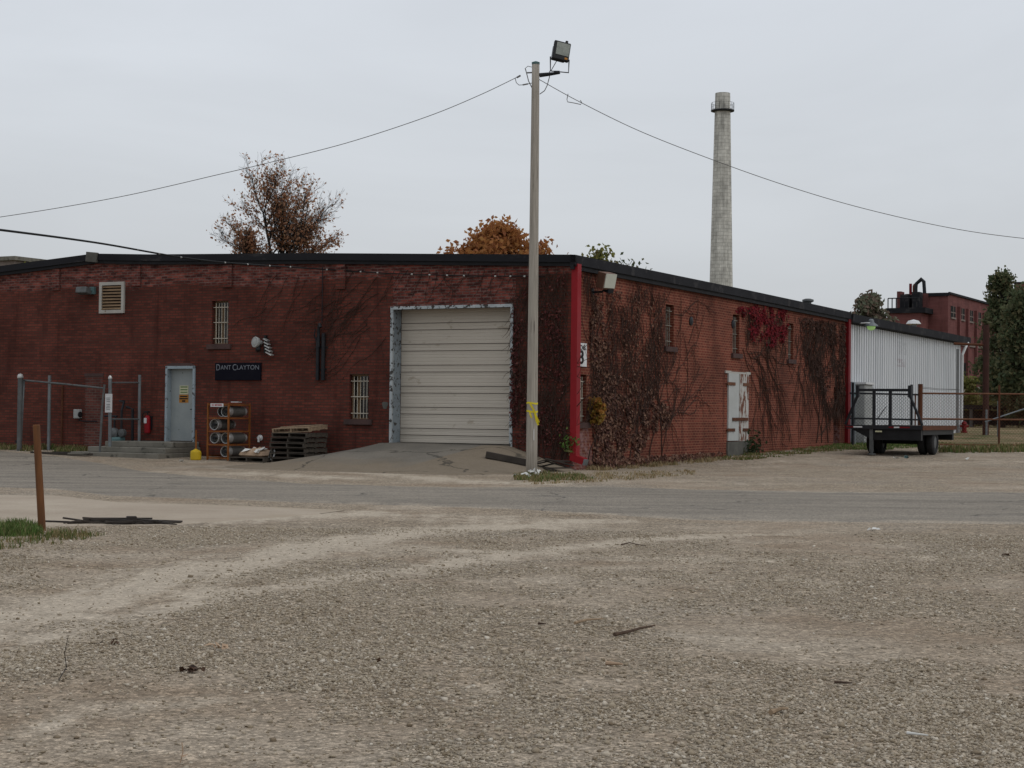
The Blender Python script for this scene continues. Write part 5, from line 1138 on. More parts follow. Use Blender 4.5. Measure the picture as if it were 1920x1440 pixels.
k = MB(); k.prism([(.12, DZ-.1), (TW-.05, DZ-.1), (TW-.05, DZ-.48), (.85, DZ-.48)], 1, .05, .25); k.b2((.75, .25, DZ-.4), (.95, TL-.1, DZ-.1)); k.b2((TW-.95, .25, DZ-.4), (TW-.75, TL-.1, DZ-.1)); k.b2((.1, TL-.3, DZ-.5), (TW-.05, TL-.12, DZ-.1)); k.b2((TW-.12, .3, DZ-.3), (TW-.05, TL-.3, DZ-.1)); k.build('chassis', MT['black'], tr)
hz0 = AT(1650, 731, 57.6).z-tr.location.z
hx0, hx1 = .36, 2.12
k = MB(); k.b2((hx0, .02, hz0-.06), (hx1, .1, hz0+.03)); hbp = k.build('headboard', MT['steel_dk'], tr)
k = MB()
for x in (.92, 1.47): k.b2((x-.05, .03, DZ), (x+.05, .09, hz0-.06))
k.build('uprights', MT['steel_dk'], hbp)
for x, sx in ((hx0, -1), (hx1, 1)):
    k = MB(); k.b2((x-.05, .0, hz0-.26), (x+.05, .12, hz0+.14)); k.tube([(x, .06, hz0-.2), (x+sx*.42, .06, DZ+.02)], .045, 8); k.build('brace', MT['steel_dk'], hbp)
k = MB(); k.tube([(.05, .3, .33), (TW-.05, .3, .33)], .05, 8); k.b2((.2, .2, .4), (.5, .5, DZ-.45)); 
ax = 2.1
def wheel(x, nm='wheel'):
    k = MB(); k.lathe((x, ax, .42), (1, 0, 0), [(.22, -.12), (.36, -.125), (.42, -.09), (.43, 0), (.42, .09), (.36, .125), (.22, .12)], 28, caps=False); w_ = k.build(nm, MT['rubber'], tr)
    k = MB(); k.lathe((x, ax, .42), (1, 0, 0), [(.22, -.1), (.2, -.04), (.07, -.02), (.07, .06), (0, .07)], 18); k.lathe((x, ax, .42), (1, 0, 0), [(.22, .1), (.2, .04), (.07, .02), (0, .02)], 18); k.build('rim', MT['galv_dk'], w_)
ax = 2.1
for x in (.3, .57, TW-.5, TW-.2): wheel(x)
k = MB(); k.tube([(.4, ax, .42), (TW-.4, ax, .42)], .07, 10); k.tube([(.8, .5, .62), (TW-.5, .5, .62)], .04, 8); k.build('axle', MT['black'], tr)
k = MB(); k.b2((.78, .02, .1), (.9, .14, DZ-.1)); k.lathe((.84, .08, 0), (0, 0, 1), [(.14, 0), (.14, .04), (.05, .06), (.05, .12)], 14); k.build('landing_leg', MT['galv_dk'], tr)
k = MB(); k.b2((1.0, -.06, DZ-.22), (1.22, -.03, DZ-.17)); k.build('marker_lamp', MT['notice'], tr)
# ------------------------------------------------------------------ rusty fence right of the trailer
fY = 66.0
def RP(px, py, y=fY): return AT(px, py, y)
gpost = RP(1725, 830); gz_ = gz(gpost.x, gpost.y)
def chain(mb, x0, x1, z0, z1, y, cell=.12, w_=.006):
    n = int(((x1-x0)+(z1-z0))/cell)
    for i in range(n):
        c = i*cell
        for sgn in (1, -1):
            pts = []
            # line x-x0 + z-z0 = c (or mirrored)
            xa, za = min(c, x1-x0), max(0, c-(x1-x0)); xb, zb = max(0, c-(z1-z0)), min(c, z1-z0)
            if abs(xa-xb) < 1e-3: continue
            if sgn < 0: xa, xb = (x1-x0)-xa, (x1-x0)-xb
            p, q = Vector((x0+xa, y, z0+za)), Vector((x0+xb, y+.004*sgn, z0+zb)); s = Vector((w_, 0, w_*sgn))*.7
            mb.quad(p-s, p+s, q+s, q-s)
org = Vector((gpost.x, gpost.y, gz_)); rf_ = thing('rusty_pipe_fence', 'long rusty pipe and chain link fence running right from the trailer', 'fence', org)
def R_(px, py, y=fY): return RP(px, py, y)-org
k = MB(); k.tube([(0, 0, -.3), (0, 0, R_(1725, 720).z)], .09, 12); k.build('post', MT['rust'], rf_)
k = MB(); e = R_(1873, 838); k.tube([(e.x, 0, -.4), (e.x, 0, R_(1873, 722).z)], .04, 8); k.build('post', MT['rust'], rf_)
e = R_(2080, 838); k = MB(); k.tube([(e.x, 0, -.4), (e.x, 0, R_(2080, 724).z)], .06, 8); k.build('post', MT['rust'], rf_)
for py in (737.5, 785.5, 833): k = MB(); k.tube([(0, 0, R_(1725, py).z), (e.x, 0, R_(1725, py).z+.02)], .035, 8); k.build('rail', MT['rust_lt'], rf_)
k = MB(); k.tube([R_(1847, 791), R_(1950, 757)], .028, 8); k.build('brace_pipe', MT['galv'], rf_)
k = MB(); chain(k, .05, e.x, R_(1725, 833).z, R_(1725, 737).z, .04, .13, .003); k.build('chain_link', MT['rust_lt'], rf_)
gL, gR = R_(1592, 735), R_(1710, 735)
gt = thing('rusty_gate', 'dark framed chain link gate behind the trailer headboard', 'gate', org)
for px, tp in ((1599, 717), (1709, 721), (1716, 738)): k = MB(); x = R_(px, 780).x; k.tube([(x, 0, -.1), (x, 0, R_(px, tp).z)], .05 if px != 1716 else .03, 8); k.build('stile', MT['steel_dk'] if px < 1712 else MT['rust'], gt)
for py in (738, 785): k = MB(); k.tube([(R_(1593, py).x, 0, R_(1593, py).z+.02), (-.05, 0, R_(1722, py+2).z)], .035, 8); k.build('rail', MT['steel_dk'], gt)
k = MB(); k.tube([R_(1645, 785), R_(1662, 762)], .015, 6); k.build('brace_wire', MT['steel_dk'], gt)
k = MB(); chain(k, R_(1599, 780).x, R_(1709, 780).x, R_(1650, 830).z, R_(1650, 738).z, .05, .13, .005); k.build('chain_link', MT['galv_dk'], gt)
k = MB(); p0_ = R_(1725, 727.5); k.tube([p0_, R_(1760, 731), R_(1800, 731)], .01, 5); k.tube([p0_+Vector((0, 0, .05)), R_(1760, 729), R_(1798, 730)], .008, 5); k.build('top_wires', MT['wire'], rf_)
x = S(1579, 780).y; w_ = B2W(.5, x, 0); w_.z = gz(w_.x, w_.y); o = thing('thin_post', 'slim pale galvanised post against the far end of the brick wall', 'fence post', w_); k = MB(); k.tube([(0, 0, -.2), (0, 0, AT(1579, 746, w_.y).z-w_.z)], .045, 8); k.build('pipe', MT['galv'], o)
w_ = AT(1768, 800, 67.5); w_.z = gz(w_.x, w_.y)
# electrical cabinet and side panel by the shed
y = S(1609, 760).y; o = bthing('electrical_cabinet', 'tall grey electrical cabinet against the white shed behind the gate', 'cabinet', (.0, y, bgz(0.3, y))); zt = S(1609, 721).z-o.location.z
k = MB(); k.b2((.02, -.55, 0), (.42, .55, zt)); k.build('body', MT['pale_metal'], o, bevel=.02); k = MB(); k.b2((.42, -.5, .2), (.435, .5, zt-.1)); k.build('door', MT['pale_metal'], o); k = MB(); k.b2((.0, -.62, zt), (.5, .62, zt+.08)); k.build('hood', MT['whiteobj'], o)
y = S(1595, 760).y; o = bthing('louvred_panel', 'narrow blue grey louvred panel at the shed corner', 'panel', (0, y, bgz(.3, y))); k = MB(); k.b2((.0, -.2, 0), (.12, .22, zt+.1)); k.build('panel', MT['frame_blue'], o)
k = MB()
for i in range(9): k.b2((.125, -.16, .3+i*.2), (.14, .18, .36+i*.2))
k.build('louvres', MT['teal'], o)
MT['mast'] = pm('dark_rusty_mast', (.06, .025, .02), (.04, .02, .016), .85, 0, 4)
# rusty steel mast with arm, fence posts and walls beyond
g = AT(1848, 815, 80); g.z = gz(g.x, g.y); o = thing('steel_mast', 'tall rusty steel mast with a long side arm beyond the fence', 'mast', g); k = MB(); zt = AT(1848, 609, 80).z-g.z; k.tube([(0, 0, -.3), (0, 0, zt)], .15, 12); k.build('column', MT['mast'], o)
k = MB(); za_ = AT(1848, 647, 80).z-g.z; k.tube([(0, 0, za_), (AT(1788, 647, 80).x-g.x, 0, za_+.05)], .06, 8); k.build('arm', MT['rust'], o)
k = MB(); k.tube([(-.02, -.2, -.2), (-.02, -.2, AT(1848, 768, 80).z-g.z)], .05, 8); k.build('bollard_pipe', MT['galv'], o)
g = AT(1872, 800, 78); g.z = gz(g.x, g.y); o = thing('grey_post', 'short grey pipe post beyond the rusty fence', 'post', g); k = MB(); k.tube([(0, 0, -.3), (0, 0, AT(1872, 752, 78).z-g.z)], .06, 8); k.build('pipe', MT['galv'], o)
g = AT(1860, 750, 120); g.z = gz(g.x, g.y); o = thing('retaining_wall', 'pale concrete retaining wall below the distant trees', 'wall', g); k = MB(); k.b2((-3.2, -.2, -.5), (14, .2, AT(1860, 726, 120).z-g.z)); k.build('wall', MT['white_trim'], o)
g = AT(1865, 780, 100); g.z = gz(g.x, g.y); o = thing('low_flat_wagon', 'low black flat wagon parked beyond the rusty fence', 'wagon', g); zt = AT(1865, 760, 100).z-g.z
k = MB(); k.b2((-1.9, -.4, zt-.25), (6, 2, zt)); k.b2((-1.9, .2, .15), (6, 1.8, zt-.3)); k.build('bed', MT['black'], o)
for x in (-1.5, -.75): k = MB(); k.b2((x-.07, -.55, 0), (x+.07, -.42, zt-.25)); k.build('support', MT['cyl'], o)
g = AT(1808, 803, 83); g.z = gz(g.x, g.y); o = thing('red_hydrant', 'small red hydrant at the far corner of the white shed', 'hydrant', g); k = MB(); k.lathe((0, 0, 0), (0, 0, 1), [(.16, 0), (.16, .06), (.11, .08), (.11, .4), (.14, .42), (.1, .52), (.03, .56), (0, .57)], 14); k.lathe((0, 0, .32), (1, 0, 0), [(.06, -.2), (.06, .2)], 10); k.build('body', MT['red_dull'], o)
# ------------------------------------------------------------------ litter and sticks on the lot
def stick(label, pix, r, mat, name='stick', lift=.012):
    P = [G(*p) for p in pix]; c = P[0].copy(); o = thing(name, label, name, c); k = MB()
    k.tube([p-c+Vector((0, 0, lift+.004*(i % 2))) for i, p in enumerate(P)], [r*(1-.6*i/(len(P)-1)) for i in range(len(P))], 7); k.build('wood', mat, o); return o
stick('dark branch with a thick end lying on the middle of the gravel', [(1152, 1193), (1172, 1190), (1200, 1181), (1228, 1177)], .014, MT['stickwood'])
stick('pale bark sliver lying left of the dark branch', [(1078, 1171), (1100, 1166), (1130, 1163)], .012, MT['pallet_new'])
stick('tiny dark twig left of the pale bark sliver', [(1010, 1172), (1023, 1174)], .010, MT['stickwood'])
stick('thin bent twig near the road edge right of centre', [(1165, 1023), (1180, 1020), (1192, 1022), (1211, 1026)], .008, MT['stickwood'])
stick('short tan wood chip at bottom right of the lot', [(1445, 1340), (1462, 1335), (1477, 1333)], .014, MT['pallet_new'], 'wood_chip')
stick('flat orange wood chip below the dark branch', [(1137, 1247), (1167, 1250)], .014, MT['card'], 'wood_chip')
stick('small brown chip right of centre in the gravel', [(1565, 1283), (1598, 1286)], .009, MT['stickwood'], 'wood_chip')
stick('white splinter near the lower right corner', [(1701, 1379), (1740, 1385)], .008, MT['litter_w'], 'wood_chip')
g = G(125, 1252); o = thing('dry_stem', 'thin dry weed stem standing in the gravel at lower left', 'weed', g); k = MB(); k.tube([(0, 0, 0), AT(121, 1225, g.y)-g, AT(128, 1192, g.y)-g], [.003, .0025, .0015], 5); k.tube([(0, 0, .004), G(110, 1282)-g+Vector((0, 0, .02))], .003, 5); k.build('stem', MT['bark'], o)
g = G(345, 1468); o = thing('dry_stem', 'dead seedling stem with a rusty leaf at the bottom edge', 'weed', G(338, 1430)); g = o.location; k = MB(); k.tube([(0, 0, 0), AT(343, 1410, g.y)-g, AT(341, 1392, g.y)-g], .0025, 5); k.leaf(AT(346, 1415, g.y)-g, .03); k.build('stem', MT['card'], o)
MT['ivy_leaflit'] = leafmat('fallen_leaf', [(.05, .028, .018), (.10, .055, .032), (.03, .02, .015)], .1)
def leaflit(label, px, py, s, mat, n=6, name='dead_leaves'):
    g = G(px, py); o = thing(name, label, 'leaves', g); k = MB()
    for i in range(n): k.leaf((random.gauss(0, s*.8), random.gauss(0, s*.8), .01+random.random()*s*.4), s*random.uniform(.6, 1.1), Vector((random.gauss(0, .5), random.gauss(0, .5), 1)))
    k.build('leaf_blades', mat, o)
leaflit('clump of dark brown dead leaves on the lower left gravel', 357, 1261, .036, MT['ivy_leaflit'], 22)
leaflit('rust coloured dead leaf lying left of centre', 415, 1220, .05, MT['card'], 6)
leaflit('small dark dead leaf near the centre of the lot', 706, 1243, .03, MT['ivy_leaflit'], 4)
leaflit('dark dead leaf at the right side of the lot', 1890, 1043, .05, MT['ivy_leaflit'], 5)
leaflit('white paper scrap beside the road at right', 1634, 995, .05, MT['litter_w'], 4, 'paper_scrap')
leaflit('white paper scraps in front of the trailer', 1676, 860, .1, MT['litter_w'], 5, 'paper_scrap')
leaflit('pale green plastic bag on the gravel in front of the trailer', 1696, 859, .12, MT['teal'], 5, 'plastic_bag')
leaflit('white paper scrap on the gravel right of the trailer', 1812, 862, .1, MT['litter_w'], 3, 'paper_scrap')
leaflit('white paper scrap on the ground by the steps', 341, 866, .1, MT['litter_w'], 4, 'paper_scrap')
leaflit('dark dead leaf beside a dirt patch at left', 208, 1208, .04, MT['ivy_leaflit'], 5)
# ------------------------------------------------------------------ vines on the brick walls
MT['ivy_dead'] = leafmat('dead_ivy_leaf', [(.04, .02, .015), (.075, .03, .022), (.12, .055, .035), (.24, .14, .095), (.06, .024, .02)], .15)
MT['ivy_dark'] = leafmat('dark_ivy_leaf', [(.035, .022, .017), (.065, .03, .022), (.10, .045, .03), (.05, .026, .02)], .15)
MT['ivy_red'] = leafmat('red_creeper_leaf', [(.12, .006, .012), (.20, .012, .022), (.07, .008, .01), (.24, .025, .025), (.10, .012, .02)], .25)
MT['ivy_gold'] = leafmat('golden_leaf', [(.28, .15, .025), (.22, .16, .03), (.34, .13, .03), (.12, .11, .025)], .25)
MT['ivy_front'] = leafmat('front_ivy_leaf', [(.035, .016, .014), (.075, .018, .018), (.11, .03, .026), (.15, .055, .045), (.05, .02, .017)], .15)
sg = (S(1086, 690).z, S(1086, 640).z); SIGNH = (-.2, S(1099, 665).y, min(sg), max(sg))
def wallpt(kind, u, w_, off): return (u, -off, w_) if kind == 'F' else (off, u, w_)
def twigs(mb, kind, sampler, n, ln, r, droop, off=(.01, .07), ang=None):
    for _ in range(n):
        s = sampler()
        if s is None: continue
        u, z = s; a = random.gauss(-math.pi/2 if ang is None else ang, droop); L = ln*random.uniform(.4, 1.3); o = random.uniform(*off); pts = []
        for j in range(4):
            pts.append(wallpt(kind, u, z, o)); u += math.cos(a)*L/3; z += math.sin(a)*L/3; a += random.gauss(0, .35); o = max(.005, o+random.gauss(0, .015))
        mb.tube(pts, [r, r*.9, r*.7, r*.4], 3, cap=False)
def leaves(mb, kind, sampler, n, size, off=(.015, .07)):
    for _ in range(n):
        s = sampler()
        if s is None: continue
        nrm = Vector((random.gauss(1, .45), random.gauss(-.2, .45), random.gauss(.3, .5))) if kind == 'S' else Vector((random.gauss(0, .6), random.gauss(-.9, .5), random.gauss(.3, .6)))
        mb.leaf(wallpt(kind, s[0], s[1], random.uniform(*off)), size*random.uniform(.45, 1.3), nrm, asp=1.5)
def polys(kind, pix):
    fn = S if kind == 'S' else F
    return [((p.y if kind == 'S' else p.x), p.z) for p in (fn(*q) for q in pix)]
def psamp(kind, pix, thr=None, sc=1.2, seed=0.0, edge=True):
    pl = polys(kind, pix); x0, x1 = min(p[0] for p in pl), max(p[0] for p in pl); y0, y1 = min(p[1] for p in pl), max(p[1] for p in pl)
    holes = ([(o[0]-.02, o[1]+.02, o[2]-.02, o[3]+.02) for o in so_]+[(ya, yb, za, zb), SIGNH]) if kind == 'S' else [(o[0], o[1], o[2], o[3]) for o in fo]
    def f():
        for _ in range(60):
            u, z = random.uniform(x0, x1), random.uniform(y0, y1)
            if not inpoly(u, z, pl): continue
            if any(h[0] < u < h[1] and h[2] < z < h[3] for h in holes): continue
            if thr is not None and noise.noise((u*sc, z*sc, seed)) < thr+random.gauss(0, .18): continue
            return u, z
        return None
    return f
def climbers(mb, kind, starts, L, r, a0=math.pi/2, spread=.35, branch=.12, ztop=5.3, drift=.02):
    def go(u, z, a, n, r, lvl):
        pts = [wallpt(kind, u, z, .02)]
        for i in range(n):
            u += math.cos(a)*.22; z += math.sin(a)*.22; a += random.gauss(0, .25)+(a0-a)*drift
            if z > ztop or z < .0: break
            if kind == 'S' and (u < .02 or (u < SIGNH[1] and SIGNH[2] < z < SIGNH[3]) or any(o[0]-.02 < u < o[1]+.02 and o[2] < z < o[3] for o in so2)): break
            if kind == 'F' and any(o[0]-.02 < u < o[1]+.02 and o[2] < z < o[3] for o in fo): break
            pts.append(wallpt(kind, u, z, .015+.012*random.random()))
            if lvl < 3 and random.random() < branch: go(u, z, a+random.choice((-1, 1))*random.uniform(.3, .9), int((n-i)*random.uniform(.3, .8)), r*.7, lvl+1)
        if len(pts) > 2: mb.tube(pts, [r*(1-.6*i/(len(pts)-1)) for i in range(len(pts))], 4, cap=False)
    for (u, z, a) in starts: go(u, z, a, int(L/.22), r, 0)
random.seed(5)
iv = bthing('dead_ivy', 'mass of dead brown ivy covering the side wall beside the red downspout', 'ivy', (0, 0, 0))
k = MB()
climbers(k, 'S', [(S(px, 870).y, .1, random.gauss(1.5, .25)) for px in (1100, 1108, 1118, 1128, 1140, 1150, 1165, 1180, 1200, 1215, 1240)], 5.6, .018, branch=.16)
top = [(1086, 505), (1180, 525), (1250, 542), (1268, 620), (1262, 690), (1300, 760), (1235, 800), (1100, 760), (1104, 560)]
twigs(k, 'S', psamp('S', [(1085, 505), (1170, 522), (1236, 542), (1244, 640), (1236, 740), (1215, 800), (1110, 760), (1100, 560)], -.1, .9), 950, .5, .008, .35)
climbers(k, 'S', [(S(px, 700).y, S(px, py).z, a) for px, py, a in [(random.uniform(1215, 1290), random.uniform(560, 830), random.uniform(-.2, 1.0)) for _ in range(34)]], 2.6, .011, a0=.5, branch=.3, drift=.0)
k2 = MB(); twigs(k2, 'S', psamp('S', top, .0, 1.0, 5.0), 420, .35, .007, .5, (.03, .12)); k.add(k2.v, k2.f, 1); k.build('stems', [MT['twig'], MT['twig_lt']], iv)
k = MB()
leaves(k, 'S', psamp('S', [(1107, 552), (1126, 560), (1134, 640), (1150, 760), (1166, 880), (1120, 880), (1112, 760), (1104, 640)], -.1, 2.5), 1700, .075)
leaves(k, 'S', psamp('S', [(1112, 740), (1150, 700), (1215, 735), (1258, 770), (1250, 800), (1215, 815), (1196, 862), (1110, 882)], -.05, 2.0, 2.0), 2500, .075)
leaves(k, 'S', psamp('S', [(1135, 540), (1225, 560), (1235, 640), (1240, 740), (1150, 720), (1130, 620)], .1, 1.6, 7.0), 600, .06)
leaves(k, 'S', psamp('S', [(1100, 862), (1330, 848), (1330, 855), (1100, 885)], None), 900, .08, (.05, .5))
k.build('leaves', MT['ivy_dead'], iv)
iv = bthing('red_creeper', 'bright crimson creeper hanging under the roof edge between upper side windows', 'creeper', (0, 0, 0))
k = MB(); u0 = S(1440, 600).y; climbers(k, 'S', [(S(1452, 750).y, S(1452, 745).z, 1.6), (S(1440, 700).y, S(1440, 690).z, 1.7)], 4.0, .016, branch=.3)
twigs(k, 'S', psamp('S', [(1388, 575), (1490, 590), (1480, 660), (1400, 640)], 0, 1), 160, .6, .009, .9)
climbers(k, 'S', [(S(1392+i*7, 660).y, S(1392+i*7, 655+i*1.5).z, random.uniform(-1.0, -.45)) for i in range(9)], 4.5, .013, a0=-.6, branch=.4, drift=.06)
climbers(k, 'S', [(S(px, 740).y, S(px, 738).z, random.uniform(-2.0, -1.1)) for px in (1455, 1462, 1440, 1425)], 1.5, .009, a0=-1.5, branch=.3, drift=.05)
climbers(k, 'S', [(S(px, 820).y, S(px, 822).z, random.uniform(.9, 2.2)) for px in (1410, 1420, 1432, 1440, 1455, 1470, 1500)], 1.2, .008, branch=.3)
k.build('stems', MT['twig'], iv)
k = MB(); leaves(k, 'S', psamp('S', [(1414, 568), (1472, 582), (1482, 610), (1470, 640), (1445, 652), (1425, 642), (1402, 640), (1400, 612), (1412, 596)], .08, 2.6, 1.0), 1500, .08); leaves(k, 'S', psamp('S', [(1372, 578), (1420, 575), (1420, 600), (1375, 590)], .2, 1.5, 1.0), 140, .1);
k.build('leaves', MT['ivy_red'], iv)
iv = bthing('dark_ivy', 'dark leafless ivy curtain at the far end of the brick side wall', 'ivy', (0, 0, 0))
k = MB(); climbers(k, 'S', [(S(px, 820).y, .5, 1.6+random.gauss(0, .3)) for px in (1540, 1552, 1565, 1572, 1530)], 5.0, .02, branch=.25)
twigs(k, 'S', psamp('S', [(1495, 590), (1583, 606), (1583, 770), (1548, 780), (1528, 720), (1505, 660)], -.08, .7, 2.0), 1000, .6, .011, .45)
climbers(k, 'S', [(S(px, py).y, S(px, py).z, random.uniform(-2.6, -1.2)) for px, py in [(random.uniform(1490, 1545), random.uniform(600, 740)) for _ in range(22)]], 2.6, .012, a0=-1.9, branch=.35, drift=.03)
k.build('stems', MT['twig'], iv)
k = MB(); leaves(k, 'S', psamp('S', [(1500, 595), (1583, 608), (1583, 740), (1545, 740), (1520, 680)], .08, .9, 3.0), 800, .09); k.build('leaves', MT['ivy_dark'], iv)
iv = bthing('golden_shrub', 'golden yellow shrub growing from the low barred window beside the downspout', 'shrub', (0, 0, 0))
k = MB(); leaves(k, 'S', psamp('S', [(1086, 745), (1096, 742), (1112, 760), (1110, 785), (1100, 794), (1086, 790)], None), 520, .10, (.05, .4)); k.build('leaves', MT['ivy_gold'], iv)
p = S(1096, 795); k = MB()
for i in range(7): k.tube([(.04, p.y+random.uniform(-.2, .2), p.z), (.15, p.y+random.uniform(-.3, .3), p.z+.35), (.3, p.y+random.uniform(-.5, .5), p.z+.8)], .008, 4)
k.build('stems', MT['twig'], iv)
iv = bthing('front_ivy', 'dark dead ivy on the front wall between roller door and corner', 'ivy', (0, 0, 0))
k = MB(); climbers(k, 'F', [(F(px, 860).x, .3, 1.6+random.gauss(0, .2)) for px in (975, 990, 1010, 1022, 1040, 1052, 1060)], 5.2, .016, branch=.2)
twigs(k, 'F', psamp('F', [(958, 500), (1066, 500), (1066, 860), (962, 835)], -.15, .8, 1.0), 900, .45, .008, .4)
k.build('stems', MT['twig'], iv)
k = MB(); leaves(k, 'F', psamp('F', [(962, 560), (1062, 510), (1064, 850), (962, 830)], -.1, 1.2, 2.0), 1400, .055, (.015, .08)); leaves(k, 'F', psamp('F', [(952, 660), (972, 640), (972, 800), (954, 800)], None), 260, .07)
k.build('leaves', MT['ivy_front'], iv)
iv = bthing('bare_creeper', 'bare creeper stems slanting over the bricks left of the roller door top', 'creeper', (0, 0, 0))
k = MB(); climbers(k, 'F', [(F(px, 520).x, F(px, py).z, random.uniform(-2.7, -2.1)) for px, py in [(random.uniform(640, 733), random.uniform(506, 640)) for _ in range(20)]], 2.4, .009, a0=-2.4, branch=.35, drift=.03)
climbers(k, 'F', [(F(px, 520).x, F(px, 506).z, random.uniform(-2.4, -1.4)) for px in range(740, 960, 13)], 1.2, .008, a0=-2.0, branch=.4, drift=.03)
climbers(k, 'F', [(F(px, 520).x, F(px, py).z, random.uniform(-2.6, -1.7)) for px, py in [(random.uniform(500, 640), random.uniform(506, 580)) for _ in range(9)]], 1.8, .008, a0=-2.2, branch=.3, drift=.03)
k.build('stems', MT['twig'], iv)
p = F(1068, 830); iv = bthing('corner_weed', 'small dark green weed clinging to the red downspout near the ground', 'weed', (0, 0, 0)); k = MB()
for _ in range(60): k.leaf((random.gauss(.02, .12), -.1+random.gauss(0, .06), p.z+random.gauss(0, .13)), .07)
k.build('leaves', MT['grass_g'], iv)
w_ = S(1405, 832); iv = bthing('corner_weed', 'dark green weed clump growing right of the steel shutters', 'weed', (0, 0, 0)); k = MB()
for _ in range(140): k.leaf((.15+random.gauss(0, .1), w_.y+random.gauss(0, .35), bgz(0, w_.y)+abs(random.gauss(0, .3))), .09)
k.build('leaves', leafmat('dark_weed', [(.02, .035, .015), (.035, .05, .02), (.05, .05, .025)]), iv)
# ------------------------------------------------------------------ trees
def tree(name, label, base, h0, limbs, leafm, nleaf, lsize, seed, spread=.55, lv=4, barkm=None, trunk_r=.25, leafbias=.75, droop=0.0, group=None, twl=.32, llen=None):
    random.seed(seed); o = thing(name, label, 'tree', base, 0, group); wood = MB(); tips = []
    def br(p, d, L, r, lev):
        n = 5 if lev < 2 else 4; pts = [p.copy()]
        for i in range(n):
            d = (d+Vector((random.gauss(0, .13), random.gauss(0, .13), random.gauss(.05, .1)-droop*lev*.05))).normalized(); p = p+d*(L/n); pts.append(p.copy())
            if lev < lv and (i > 0 or lev > 0):
                for _ in range(2 if lev < 3 else 1):
                    if random.random() < .78:
                        ax = d.orthogonal().normalized(); ax = Matrix.Rotation(random.uniform(0, 6.28), 3, d) @ ax
                        dd = (d+ax*random.uniform(.45, 1.1)*spread*1.4).normalized(); br(p, dd, L*random.uniform(.38, .62), r*.5*(1-.1*i), lev+1)
            if lev >= lv-1: tips.append(p.copy())
        wood.tube(pts, [max(.006, r*(1-.62*i/n)) for i in range(n+1)], 6 if lev < 2 else 3, cap=False)
    wood.tube([(0, 0, -.3), (.05, 0, h0*.5), (0, 0, h0)], [trunk_r*1.2, trunk_r, trunk_r*.8], 10)
    for (dx, dy, dz, L, r) in limbs: br(Vector((0, 0, h0*random.uniform(.85, 1))), Vector((dx, dy, dz)).normalized(), L, r, 0)
    wood.build('trunk', barkm or MT['bark'], o)
    lf_ = MB()
    if tips and nleaf:
        w8 = [noise.noise((t.x*.45, t.y*.45, t.z*.45))+leafbias*1.2-.35 for t in tips]; tips = [t for t, q in zip(tips, w8) if q+random.gauss(0, .25) > 0] or tips
        for _ in range(nleaf):
            t = random.choice(tips); lf_.leaf(t+Vector((random.gauss(0, twl), random.gauss(0, twl), random.gauss(0, twl)-twl*.2)), lsize*random.uniform(.6, 1.3))
        lf_.build('crown', leafm, o)
    return o
MT['lf_brown'] = leafmat('brown_oak_leaf', [(.34, .16, .085), (.46, .235, .13), (.52, .3, .19), (.38, .2, .13), (.28, .2, .11)], .65)
MT['lf_orange'] = leafmat('orange_maple_leaf', [(.33, .135, .045), (.40, .18, .06), (.27, .10, .045), (.44, .23, .08)], .4)
MT['lf_dull'] = leafmat('dull_green_leaf', [(.13, .15, .10), (.17, .18, .12), (.22, .15, .12), (.15, .15, .1)], .4)
MT['lf_dkgreen'] = leafmat('dark_green_leaf', [(.055, .075, .04), (.085, .105, .05), (.12, .125, .065), (.15, .125, .065)], .4)
MT['lf_yel'] = leafmat('yellow_green_leaf', [(.16, .17, .04), (.22, .2, .06), (.12, .14, .04), (.26, .2, .09)], .3)
MT['lf_hedge'] = leafmat('autumn_brush', [(.13, .14, .07), (.2, .17, .10), (.25, .2, .14), (.16, .12, .07), (.1, .12, .06)], .25)
b_ = AT(518, 700, 100); b_.z = .8
tree('bare_tree', 'half bare brown leaved tree rising behind the front roof', b_, 8.4, [(-.5, .1, 1, 3.4, .10), (-.3, -.2, 1, 4.3, .12), (.05, .1, 1, 4.2, .12), (.42, .2, 1, 3.8, .11), (.68, -.1, 1, 3.5, .09), (-.8, 0, .8, 2.6, .08), (.15, .5, 1, 3.0, .1), (.9, .1, .6, 2.6, .07), (-.8, .1, .3, 1.9, .07), (.7, .3, .2, 2.0, .06)], MT['lf_brown'], 7200, .12, 3, .46, 4, trunk_r=.3, leafbias=.52, twl=.18)
for px, py, Yd, lb, sc, mt in ((1122, 466, 90, 'small pale green sapling top showing above the roof corner', .9, MT['lf_yel']), (1172, 487, 92, 'sparse dark twig tops barely showing above the side roof', .8, MT['lf_dkgreen'])):
    b_ = AT(px, 700, Yd); b_.z = .8; ht = AT(px, py, Yd).z-.8
    random.seed(px); o = thing('sapling', lb, 'tree', b_); k = MB(); k.tube([(0, 0, 0), (.05, 0, ht*.5), (0, 0, ht-.2)], [.1, .06, .02], 6)
    for i in range(10): a = random.uniform(0, 6.28); k.tube([(0, 0, ht-1.4+i*.1), (math.cos(a)*.35, math.sin(a)*.3, ht-.8+i*.1)], .012, 4)
    k.build('trunk', MT['bark'], o); k = MB()
    for i in range(230 if sc > .85 else 90): k.leaf((random.gauss(0, .3 if sc > .85 else .6), random.gauss(0, .3), ht-.55*sc+random.gauss(0, .3)), .16)
    k.build('crown', mt, o)
